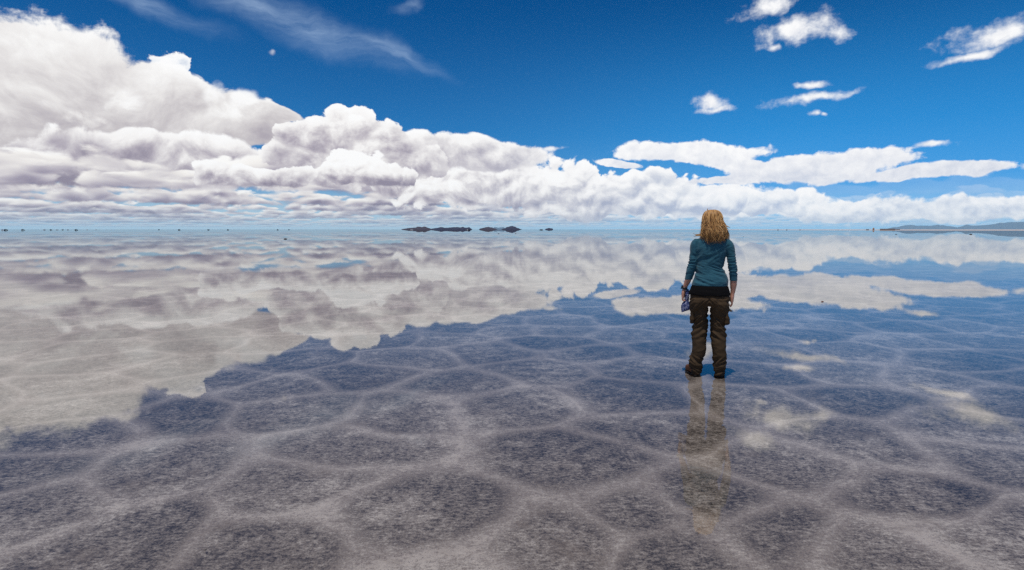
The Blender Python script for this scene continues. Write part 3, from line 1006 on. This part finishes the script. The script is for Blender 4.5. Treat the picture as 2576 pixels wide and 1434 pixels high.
        b.rings(foot(0.020, [(0.0, 0.016, 0.05), (0.03, 0.028, 0.07), (0.15, 0.034, 0.090), (0.35, 0.038, 0.110), (0.52, 0.042, 0.112), (0.70, 0.048, 0.098), (0.86, 0.046, 0.084), (0.96, 0.034, 0.068), (1.0, 0.014, 0.040)], 0.0))
        c = h + ax * (0.24 * L)
        b.loft([(0.06, c.x, 0.032, c.y, 0.042), (0.12, c.x, 0.030, c.y, 0.036), (0.15, c.x, 0.028, c.y, 0.034)], 18)
        bo = melt('boot', b, 0.0055, 3, M_BOOT, body, lambda p, n: 0.002 * mnoise.noise(p * 40))
        so = Geo()
        so.rings(foot(0.004, [(0.0, 0.024, 0.026), (0.04, 0.034, 0.028), (0.2, 0.038, 0.028), (0.45, 0.036, 0.026), (0.70, 0.048, 0.026), (0.88, 0.045, 0.027), (0.98, 0.030, 0.028), (1.02, 0.012, 0.028)], 0.003))
        mesh_obj('sole', so.v, so.f, M_SOLE, bo)

    # ---- sunglasses and watch
    sg = Geo()
    for s in (-1, 1):
        sg.ball(hp(s * 0.034, 0.098, 0.003), (0.029, 0.010, 0.021), rot=HEAD_R)
        sg.tube([hp(s * 0.062, 0.094, 0.010), hp(s * 0.074, 0.060, 0.010), hp(s * 0.078, 0.010, 0.008), hp(s * 0.077, -0.020, -0.004)], [0.0055, 0.0045, 0.0035, 0.003], 6)
    sg.tube([hp(-0.010, 0.106, 0.008), hp(0.010, 0.106, 0.008)], 0.003, 6)
    mesh_obj('sunglasses', sg.v, sg.f, M_GLASS, body)
    wg = Geo()
    c = Vector((-0.2445, 0.031, 0.893))
    axis = Vector((-0.30, 0.12, -1)).normalized()
    u = Vector((1, 0, -0.30)).normalized()
    v = axis.cross(u)
    rs = []
    for dz, rr in ((-0.011, 1.0), (-0.011, 1.14), (0.011, 1.14), (0.011, 1.0)):
        rs.append([tuple(c + axis * dz + u * 0.0245 * rr * math.cos(2 * math.pi * i / 20) + v * 0.029 * rr * math.sin(2 * math.pi * i / 20)) for i in range(20)])
    wg.rings(rs, False)
    watch = mesh_obj('wristwatch', wg.v, wg.f, M_WATCH, body)
    fc = Geo()
    B3 = Matrix((u, v, axis)).transposed()
    fc.box(c - u * 0.029, (0.011, 0.034, 0.036), B3)
    face = mesh_obj('watch_case', fc.v, fc.f, M_WATCH, watch, False)
    ym = Geo()
    ym.box(c - u * 0.0290 - v * 0.018, (0.007, 0.003, 0.012), B3)
    mesh_obj('watch_button', ym.v, ym.f, M_YELLOW, watch, False)

    # ---- hair
    hair(body)
    return body


def hair(body):
    m, g = material('blond_hair')
    at = E(g, g.node('ShaderNodeAttribute', attribute_name='shade').outputs['Fac'])
    P = objpos(g)
    st = g.fbm(g.vmath('MULTIPLY', P, (160.0, 160.0, 14.0)), 1.0, 2.0, 0.6, dim='3D')
    c = g.ramp((at * 0.85 + (st - 0.5) * 0.7 + 0.05).clamp(), [(0.0, (0.055, 0.022, 0.008)), (0.3, (0.23, 0.108, 0.036)), (0.6, (0.52, 0.285, 0.100)), (1.0, (0.82, 0.505, 0.215))])
    finish(g, principled(g, c, 0.42, 0.35, st, 0.4, 0.003))
    rnd = random.Random(21)
    prof = [(1.680, 0.000), (1.674, 0.034), (1.660, 0.060), (1.635, 0.076), (1.60, 0.084), (1.55, 0.090), (1.50, 0.101), (1.45, 0.110), (1.40, 0.108), (1.35, 0.100), (1.30, 0.09)]

    def R_of(z):
        for (z0, r0), (z1, r1) in zip(prof, prof[1:]):
            if z <= z0 and z >= z1:
                t = (z0 - z) / (z0 - z1)
                return r0 + (r1 - r0) * t
        return prof[-1][1]

    def cx(z):
        return 0.010 + 0.018 * sm(1.60, 1.46, z)

    geo, shade = Geo(), []
    # under-layer so no scalp shows
    n0 = len(geo.v)
    secs = [(1.675, cx(1.67), 0.02, -0.004, 0.022)]
    for z in (1.66, 1.63, 1.59, 1.54, 1.49, 1.44, 1.41):
        secs.append((z, cx(z), R_of(z) * 0.86, -0.014, R_of(z) * 0.90))
    rings, N = [], 28
    for z, x0, rx, y0, ry in secs:
        ring = []
        for i in range(N):
            a = 2 * math.pi * i / N
            y = math.sin(a)
            if y > 0.45 and z < 1.63:                  # leave the face open
                y = 0.45
            q = Vector((x0 + rx * math.cos(a), y0 + ry * y, z))
            ring.append(tuple(q))
        rings.append(ring)
    geo.rings(rings)
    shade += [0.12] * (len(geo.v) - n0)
    for k in range(1700):
        ang = rnd.uniform(R(-210), R(30))              # around the back: -90 degrees is straight at the camera
        if rnd.random() < 0.15:
            ang = rnd.choice((R(22), R(-202))) + rnd.uniform(-0.25, 0.25)
        layer = rnd.uniform(0.84, 1.05)
        z_end = 1.380 + 0.034 * math.sin(round(ang * 5) * 2.7) + rnd.uniform(-0.022, 0.022) + 0.035 * abs(math.cos(ang)) ** 2 * rnd.random() - 0.012 * math.sin(ang * 3)
        if rnd.random() < 0.22:
            z_end += 0.07
        z_top = rnd.uniform(1.60, 1.676) if rnd.random() < 0.45 else 1.677
        seg = 15
        clump = round(ang * 7) * 1.9
        ph, fr, am = clump + rnd.uniform(-0.7, 0.7), 1.5 + 0.5 * math.sin(clump * 3.1) + rnd.uniform(-0.2, 0.2), rnd.uniform(0.10, 0.22)
        flip = rnd.uniform(-0.006, 0.030)
        drift = rnd.gauss(0, 0.16)
        part = rnd.uniform(-0.018, 0.004)
        path, rad = [], []
        r0 = rnd.uniform(0.0018, 0.0044)
        for i in range(seg + 1):
            t = i / seg
            z = z_top + (z_end - z_top) * (t ** 1.25 if z_top > 1.67 else t)
            rr = R_of(z) * layer
            w = am * t * math.sin(ph + fr * 6.28 * t)
            a = ang + drift * t + w * 1.25
            rr += flip * t ** 3 + 0.014 * t * math.sin(ph * 1.7 + fr * 7.5 * t)
            x = cx(z) + part * (1 - t) + rr * math.cos(a)
            y = -0.012 + rr * math.sin(a) * 1.02
            path.append((x, y, z + 0.006 * t * math.sin(ph + 9 * t)))
            rad.append(r0 * (0.75 + 0.5 * math.sin(math.pi * min(1, t * 1.2)) ** 0.7) * (1.0 if t < 0.72 else max(0.12, (1.0 - t) / 0.28)))
        n0 = len(geo.v)
        geo.tube(path, rad, 5, 0.6)
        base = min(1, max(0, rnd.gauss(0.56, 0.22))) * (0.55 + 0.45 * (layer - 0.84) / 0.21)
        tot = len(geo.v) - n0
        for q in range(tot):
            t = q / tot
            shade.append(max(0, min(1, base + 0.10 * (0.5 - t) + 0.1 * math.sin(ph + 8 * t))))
    # loose strands lifted by the wind
    for p0, p1, p2, p3 in (((-0.10, -0.03, 1.44), (-0.135, -0.02, 1.430), (-0.155, -0.015, 1.432), (-0.176, -0.01, 1.448)),
                           ((-0.09, -0.05, 1.43), (-0.12, -0.05, 1.422), (-0.145, -0.045, 1.424), (-0.168, -0.04, 1.413)),
                           ((-0.10, -0.04, 1.435), (-0.125, -0.03, 1.425), (-0.142, -0.03, 1.43), (-0.158, -0.02, 1.424)),
                           ((0.13, -0.03, 1.52), (0.152, -0.03, 1.515), (0.165, -0.03, 1.505), (0.176, -0.03, 1.50)),
                           ((0.14, -0.02, 1.46), (0.160, -0.02, 1.44), (0.166, -0.02, 1.41), (0.160, -0.02, 1.38)),
                           ((0.13, -0.05, 1.44), (0.150, -0.04, 1.41), (0.150, -0.04, 1.39), (0.165, -0.03, 1.395)),
                           ((-0.04, -0.02, 1.665), (-0.044, -0.02, 1.678), (-0.046, -0.02, 1.688), (-0.040, -0.02, 1.692))):
        n0 = len(geo.v)
        P4 = [Vector(p) for p in (p0, p1, p2, p3)]
        path = []
        for i in range(9):
            t = i / 8
            path.append(P4[0] * (1 - t) ** 3 + P4[1] * 3 * t * (1 - t) ** 2 + P4[2] * 3 * t * t * (1 - t) + P4[3] * t ** 3)
        geo.tube(path, [0.007 * (1 - 0.85 * i / 8) for i in range(9)], 5, 0.5)
        shade += [0.5] * (len(geo.v) - n0)
    o = mesh_obj('hair', geo.v, geo.f, m, body)
    at = o.data.attributes.new('shade', 'FLOAT', 'POINT')
    at.data.foreach_set('value', shade)


def build_bandana(loc, rz):
    m, g = material('blue_paisley_cotton')
    P = objpos(g)
    w = g.vmath('ADD', P, g.vmath('MULTIPLY', g.fbm(P, 25.0, 2.0, 0.5, dim='3D', out=1), (0.02, 0.02, 0.02)))
    a = g.cells(w, 38.0, 0.0, 0.5, dim='3D')
    b = g.fbm(w, 75.0, 2.0, 0.5, dim='3D')
    ringp = g.step(g.math('ABSOLUTE', a - 0.42), 0.09, 0.03) * g.step(b, 0.40, 0.52)
    dots = g.step(b, 0.60, 0.66)
    c = g.mix(g.fbm(P, 14.0, 2.0, 0.5, dim='3D'), (0.012, 0.018, 0.075), (0.035, 0.060, 0.20))
    c = g.mix(ringp.max(dots) * 0.85, c, (0.42, 0.44, 0.58))
    finish(g, principled(g, c, 0.75, 0.3, b, 0.2, 0.002))
    geo = Geo()
    # (z, x from, x to, depth centre, depth)
    S = [(0.880, -0.226, -0.204, 0.040, 0.012), (0.862, -0.232, -0.198, 0.038, 0.022), (0.835, -0.236, -0.196, 0.036, 0.026), (0.80, -0.240, -0.194, 0.036, 0.026), (0.772, -0.246, -0.196, 0.036, 0.020),
         (0.755, -0.250, -0.196, 0.034, 0.018), (0.730, -0.264, -0.178, 0.030, 0.024), (0.705, -0.271, -0.163, 0.028, 0.026), (0.690, -0.272, -0.160, 0.026, 0.022), (0.672, -0.271, -0.190, 0.026, 0.018), (0.655, -0.270, -0.232, 0.024, 0.012), (0.643, -0.268, -0.256, 0.022, 0.006)]
    geo.loft([(z, (a + b) / 2, (b - a) / 2, cy, ry) for z, a, b, cy, ry in S], 32, 5)
    o = melt('bandana', geo, 0.0035, 1, m, None, lambda p, n: 0.0065 * (ridged(p.x * 26 + p.z * 6, p.y * 9, p.z * 11) - 0.5) * sm(0.645, 0.68, p.z))
    o.location, o.rotation_euler = loc, (0, 0, rz)
    tag(o, 'blue and white patterned bandana dangling from the left hand of the woman', 'bandana')


P_LOC = ground(2829 * 2576 / 4096, 1506 * 2576 / 4096, 0.004)
P_ROT = -math.atan2(P_LOC.x, P_LOC.y)
build_person(P_LOC, P_ROT)
build_bandana(P_LOC, P_ROT)


# ------------------------------------------------------------------ far shore, islands, mountains
PXR = 2576.0 / 4096.0                                   # photo pixels (4096 wide) to the measuring copy


def at_px(x, dist, y=918.0):
    """Point on the flat at this column of the photograph (4096 wide), dist metres out."""
    d = ray(x * PXR, y * PXR)
    h = math.hypot(d.x, d.y)
    return Vector((d.x / h * dist, d.y / h * dist, 0.0))


RAD_PX = 1.0 / (F_PX * 4096.0 / 2576.0)                 # radians in one photo pixel


def rock(name, c1, c2, scale):
    m, g = material(name)
    P = position(g)
    a = g.fbm(P, scale, 5.0, 0.6, dim='3D')
    finish(g, principled(g, g.mix(a, c1, c2), 0.95, 0.1))
    return m


M_ISLE = rock('hazy_dark_island_rock', (0.036, 0.040, 0.070), (0.056, 0.060, 0.096), 0.01)  # dark rock with the blue haze of distance put into its colour
M_ISLE2 = rock('hazy_brown_island_rock', (0.050, 0.048, 0.070), (0.085, 0.076, 0.095), 0.01)  # browner rock, also tinted with painted-in haze
M_MOUNT = rock('hazy_mountain_rock', (0.120, 0.190, 0.265), (0.150, 0.225, 0.300), 0.0006)  # pale blue of the hazy air is painted into the rock colour


def ridge_mass(name, dist, prof, mat, depth, label=None, seed=0):
    """Hill mass rising from the flat: profile of (photo column, height in photo pixels) swept over its own depth."""
    xs, hs = [p[0] for p in prof], [p[1] for p in prof]
    n = 40
    verts, faces = [], []
    rows = 9
    base = at_px((xs[0] + xs[-1]) / 2, dist)
    for j in range(rows):
        v = j / (rows - 1) * 2 - 1
        for i in range(n + 1):
            x = xs[0] + (xs[-1] - xs[0]) * i / n
            h = 0.0
            for (x0, h0), (x1, h1) in zip(prof, prof[1:]):
                if x0 <= x <= x1:
                    t = (x - x0) / max(1e-6, x1 - x0)
                    t = t * t * (3 - 2 * t)
                    h = h0 + (h1 - h0) * t
            p = at_px(x, dist + v * depth)
            z = h * (0.72 if name == 'mountain' else 1.0) * RAD_PX * dist * max(0.0, 1 - v * v) ** 0.8
            z *= 1 + 0.16 * mnoise.noise(Vector((x * 0.11 + seed, v * 2.0, seed))) * (1 - abs(v)) + (0.10 * mnoise.noise(Vector((x * 0.35, v * 4, seed))) if abs(v) > 0.01 else 0)
            verts.append((p.x - base.x, p.y - base.y, z - 1.0 if abs(v) > 0.99 or i in (0, n) else z))
    for j in range(rows - 1):
        for i in range(n):
            a = j * (n + 1) + i
            faces.append((a, a + 1, a + n + 2, a + n + 1))
    o = mesh_obj(name, verts, faces, mat)
    o.location = base
    struct(o)
    if label:
        o['label'] = label
    return o


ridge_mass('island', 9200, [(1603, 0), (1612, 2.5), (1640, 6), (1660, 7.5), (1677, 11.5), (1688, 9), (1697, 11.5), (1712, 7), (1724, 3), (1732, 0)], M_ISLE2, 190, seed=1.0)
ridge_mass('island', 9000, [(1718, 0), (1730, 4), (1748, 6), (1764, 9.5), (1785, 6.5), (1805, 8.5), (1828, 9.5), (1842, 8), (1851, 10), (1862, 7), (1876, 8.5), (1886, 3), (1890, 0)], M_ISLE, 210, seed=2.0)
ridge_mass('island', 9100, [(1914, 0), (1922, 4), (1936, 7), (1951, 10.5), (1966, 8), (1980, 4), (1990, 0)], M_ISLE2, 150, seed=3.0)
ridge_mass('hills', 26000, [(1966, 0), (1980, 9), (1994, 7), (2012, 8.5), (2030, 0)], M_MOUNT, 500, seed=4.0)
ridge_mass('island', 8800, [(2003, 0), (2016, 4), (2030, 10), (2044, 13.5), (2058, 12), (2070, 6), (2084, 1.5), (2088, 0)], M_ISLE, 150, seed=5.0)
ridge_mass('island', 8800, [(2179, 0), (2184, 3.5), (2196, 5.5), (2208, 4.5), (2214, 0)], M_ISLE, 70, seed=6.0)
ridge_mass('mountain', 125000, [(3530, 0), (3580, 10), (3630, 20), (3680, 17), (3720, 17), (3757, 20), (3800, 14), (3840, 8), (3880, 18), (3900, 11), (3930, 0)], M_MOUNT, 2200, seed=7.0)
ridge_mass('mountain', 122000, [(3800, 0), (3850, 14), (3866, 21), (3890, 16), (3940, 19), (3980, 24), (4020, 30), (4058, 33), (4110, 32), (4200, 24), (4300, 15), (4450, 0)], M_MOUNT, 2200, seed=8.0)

# dry salt beyond the water on the right, a long low tongue
m, g = material('dry_salt')
P = position(g)
a = g.fbm(P, 0.02, 4.0, 0.6)
finish(g, principled(g, g.mix(a, (0.42, 0.36, 0.33), (0.60, 0.56, 0.54)), 0.9, 0.1))
near = []
for i in range(41):
    x = 2420 + (5600 - 2420) * i / 40
    d = 2600 * math.exp(-(x - 2420) / 330.0) + 900 + 60 * mnoise.noise(Vector((x * 0.01, 0, 0)))
    near.append(at_px(x, d))
far_e = [p * (30000.0 / p.length) for p in near]
vs = [(p.x, p.y, 0.012) for p in near] + [(p.x * 1.01, p.y * 1.01, 0.06) for p in near] + [(p.x, p.y, 0.10) for p in far_e]
n = len(near)
fs = [(k * n + i, k * n + i + 1, (k + 1) * n + i + 1, (k + 1) * n + i) for k in range(2) for i in range(n - 1)]
struct(mesh_obj('salt_shore', vs, fs, m, None, False))


# ------------------------------------------------------------------ far vehicles and huts
def paint(name, col, rough=0.35):
    return simple(name, col, rough)


M_CAR_D, M_CAR_W = paint('dark_car_paint', (0.012, 0.013, 0.016)), paint('white_car_paint', (0.80, 0.80, 0.80))
M_CAR_R = paint('rust_red_car_paint', (0.10, 0.03, 0.02))
M_TYRE, M_WIN = paint('tyre', (0.012, 0.012, 0.012), 0.8), paint('car_glass', (0.02, 0.025, 0.03), 0.1)


def make_car(mat):
    root = empty('off_road_car')
    b = Geo()
    side = [(-2.3, 0.5), (-2.3, 1.0), (-2.25, 1.15), (1.0, 1.15), (2.1, 1.05), (2.3, 0.9), (2.3, 0.5)]
    b.rings([[(x, y, z) for x, z in side] for y in (-0.88, 0.88)])
    mesh_obj('body', b.v, b.f, mat, root, False)
    c = Geo()
    c.rings([[(x, y * k, z) for x, z, k in ((-2.2, 1.15, 1), (-2.1, 1.78, 0.86), (0.2, 1.82, 0.86), (0.95, 1.15, 1))] for y in (-0.84, 0.84)])
    mesh_obj('cabin', c.v, c.f, mat, root, False)
    for y in (-0.845, 0.845):
        w_ = Geo()
        w_.rings([[(x, y + d * (1 if y > 0 else -1), z) for x, z in ((-1.95, 1.22), (-1.9, 1.65), (0.1, 1.68), (0.65, 1.22))] for d in (-0.10, 0.02)])
        mesh_obj('side_window', w_.v, w_.f, M_WIN, root, False)
    for x in (-1.45, 1.4):
        for y in (-0.86, 0.86):
            t = Geo()
            t.rings([[(x + 0.40 * math.cos(2 * math.pi * i / 14), y + d, 0.40 + 0.40 * math.sin(2 * math.pi * i / 14)) for i in range(14)] for d in (-0.12, 0.12)])
            mesh_obj('wheel', t.v, t.f, M_TYRE, root, False)
    return root


def copy_tree(o, parent=None):
    c = o.copy()
    sc.collection.objects.link(c)
    c.parent = parent
    for ch in list(o.children):
        copy_tree(ch, c)
    return c


CARS = {'dark': make_car(M_CAR_D), 'white': make_car(M_CAR_W)}
used = set()
ordn = ['first', 'second', 'third', 'fourth', 'fifth', 'sixth', 'seventh', 'eighth', 'ninth', 'tenth', 'eleventh', 'twelfth']
dark_l = [(24, 1000), (92, 1050), (204, 1500), (251, 1700), (305, 1050), (636, 2000), (717, 1250), (834, 1400), (912, 1400), (1111, 1500), (1156, 1800)]
white_l = [(12, 1100), (178, 1500), (229, 1550), (272, 1700), (349, 2200), (385, 2300)]
rc = random.Random(3)
jobs = [('dark', x, d, 'tiny dark off-road car on the far left horizon, %s dark one from the left edge' % ordn[i], 'cars far out on the left horizon') for i, (x, d) in enumerate(dark_l)]
jobs += [('white', x, d, 'tiny white car on the far left horizon, %s white one from the left edge' % ordn[i], 'white cars far out on the left horizon') for i, (x, d) in enumerate(white_l)]
jobs += [('dark', 1877, 1250, 'tiny dark car parked before the right tip of the long middle island', 'cars near the islands'),
         ('white', 1872, 1300, 'tiny white car beside the dark car before the long middle island', 'cars near the islands'),
         ('white', 1648, 1100, 'tiny white car before the twin-peaked island at the left of the island row', 'cars near the islands'),
         ('dark', 2162, 1600, 'tiny dark car left of the smallest island, the left one of two', 'cars near the islands'),
         ('dark', 2168, 1500, 'tiny dark car left of the smallest island, the right one of two', 'cars near the islands')]
for i, x in enumerate((3112, 3147, 3200)):
    jobs.append(('dark', x, 1500 + 90 * i, 'tiny dark car on the dry salt right of the woman, %s of three from her' % ordn[i], 'cars on the right shore'))
for kind, x, d, lab, grp in jobs:
    if kind in used:
        o = copy_tree(CARS[kind])
    else:
        o = CARS[kind]
        used.add(kind)
    p = at_px(x, d * (1.25 if x < 1500 else 1.0))
    o.location = (p.x, p.y, 0.06 if x > 3000 else 0.0)
    face = 1.57 if x > 3000 else rc.uniform(-0.6, 0.6)
    o.rotation_euler = (0, 0, face - math.atan2(p.x, p.y))
    tag(o, lab, 'car', grp)

M_WALL, M_ROOF = simple('mud_brick', (0.13, 0.065, 0.04), 0.9), simple('brown_roof', (0.07, 0.035, 0.025), 0.9)
M_DOOR, M_THATCH = simple('dark_door', (0.02, 0.016, 0.014), 0.7), simple('orange_thatch', (0.30, 0.14, 0.05), 0.9)


def house(name, x, d, w, dep, h, rh, n_win, label, roof_mat):
    p = at_px(x, d)
    r = empty(name, (p.x, p.y, 0.06), -math.atan2(p.x, p.y))
    b = Geo().box((0, 0, h / 2), (w, dep, h))
    wall = mesh_obj('wall', b.v, b.f, M_WALL, r, False)
    k = 0.35 if rh > 2 else 1.03
    rf = Geo()
    rf.rings([[(-w / 2 - 0.4, -dep / 2 - 0.4, h + 0.01), (w / 2 + 0.4, -dep / 2 - 0.4, h + 0.01), (w / 2 + 0.4, dep / 2 + 0.4, h + 0.01), (-w / 2 - 0.4, dep / 2 + 0.4, h + 0.01)],
              [(-w / 2 * (k if rh > 2 else 1), -0.15, h + rh), (w / 2 * (k if rh > 2 else 1), -0.15, h + rh), (w / 2 * (k if rh > 2 else 1), 0.15, h + rh), (-w / 2 * (k if rh > 2 else 1), 0.15, h + rh)]])
    mesh_obj('roof', rf.v, rf.f, roof_mat, r, False)
    dr = Geo().box((w * 0.1, -dep / 2 - 0.02, 0.95), (0.9, 0.06, 1.9))
    mesh_obj('door', dr.v, dr.f, M_DOOR, r, False)
    for i in range(n_win):
        wx = -w / 2 + w * (i + 0.5) / n_win
        if abs(wx - w * 0.1) < 1.2:
            continue
        wn = Geo().box((wx, -dep / 2 - 0.02, 1.5), (1.0, 0.06, 0.9))
        mesh_obj('window', wn.v, wn.f, M_WIN, r, False)
    return tag(r, label, 'building')


house('long_building', 3550, 2000, 36, 7, 2.2, 0.9, 9, 'long low brown building on the dry salt by the right horizon', M_ROOF)
house('small_hut', 3494, 2000, 4.5, 4.5, 2.4, 3.4, 1, 'small hut with pointed orange roof left of the long brown building', M_THATCH)
house('low_shed', 3470, 2100, 8, 4, 1.6, 0.4, 2, 'low dark shed, leftmost of the buildings on the right horizon', M_ROOF)
house('flat_shed', 3589, 2300, 15, 5, 1.5, 0.4, 3, 'flat pale shed just right of the long brown building', M_WALL)

# ------------------------------------------------------------------ small lumps lying in the water
M_CLOD = rock('muddy_salt', (0.05, 0.042, 0.036), (0.10, 0.085, 0.075), 8.0)


def clod(name, x, y, size, label, cat, seed, mat, flat=0.45):
    p = ground(x * PXR, y * PXR, 0.0)
    rnd = random.Random(seed)
    bm = bmesh.new()
    bmesh.ops.create_icosphere(bm, subdivisions=3, radius=1.0)
    for v in bm.verts:
        k = 1 + 0.45 * mnoise.noise(v.co * 1.4 + Vector((seed, 0, 0))) + 0.2 * mnoise.noise(v.co * 4)
        v.co = Vector((v.co.x * k * size, v.co.y * k * size * 0.6, v.co.z * k * size * flat))
    me = bpy.data.meshes.new(name)
    bm.to_mesh(me)
    bm.free()
    me.polygons.foreach_set('use_smooth', [True] * len(me.polygons))
    me.materials.append(mat)
    o = link(bpy.data.objects.new(name, me))
    o.location = (p.x, p.y, WATER_Z if size < 0.05 else 0.01)
    o.rotation_euler = (0, 0, rnd.uniform(0, 3))
    tag(o, label, cat, 'lumps lying in the shallow water')


clod('salt_clod', 1657, 973, 0.07, 'small dark salt lump in the water below the left end of the islands', 'lump', 1, M_CLOD)
clod('salt_clod', 1995, 935, 0.30, 'dark salt lump in the far water below the third island', 'lump', 2, M_CLOD)
clod('salt_clod', 2063, 935, 0.30, 'dark salt lump in the far water below the tall dark island', 'lump', 3, M_CLOD)
clod('salt_clod', 1141, 957, 0.26, 'long dark lump in the far water left of the islands', 'lump', 4, M_CLOD)
clod('salt_clod', 3585, 938, 0.26, 'dark lump in the water below the long brown building', 'lump', 5, M_CLOD)
clod('salt_clod', 3883, 938, 0.40, 'dark lump in the far water below the right mountains', 'lump', 6, M_CLOD)
clod('salt_clod', 2974, 947, 0.12, 'small dark speck of salt in the water right of the hair of the woman', 'lump', 7, M_CLOD)
clod('pebble', 3289, 1211, 0.035, 'small brown pebble lying in the blue water right of the woman', 'pebble', 8, simple('brown_pebble', (0.12, 0.05, 0.03), 0.7))
clod('leaf_scrap', 823, 2214, 0.007, 'dark scrap of leaf in the lower left foreground', 'leaf', 9, simple('dark_leaf', (0.02, 0.016, 0.012), 0.7), 0.2)

# ------------------------------------------------------------------ haze
if HAZE > 0:
    m = bpy.data.materials.new('haze_air')
    m.use_nodes = True
    m.node_tree.nodes.clear()
    g = G(m.node_tree)
    pv = g.node('ShaderNodeVolumePrincipled')
    pv.inputs['Color'].default_value = (0.52, 0.82, 1.0, 1)
    pv.inputs['Density'].default_value = HAZE
    pv.inputs['Anisotropy'].default_value = 0.0
    o_ = g.node('ShaderNodeOutputMaterial')
    m.node_tree.links.new(pv.outputs[0], o_.inputs['Volume'])
    b = Geo().box((0, 0, 860.0), (266000, 266000, 1732.0))
    hz = mesh_obj('haze', b.v, b.f, m, None, False)
    hz['kind'] = 'stuff'
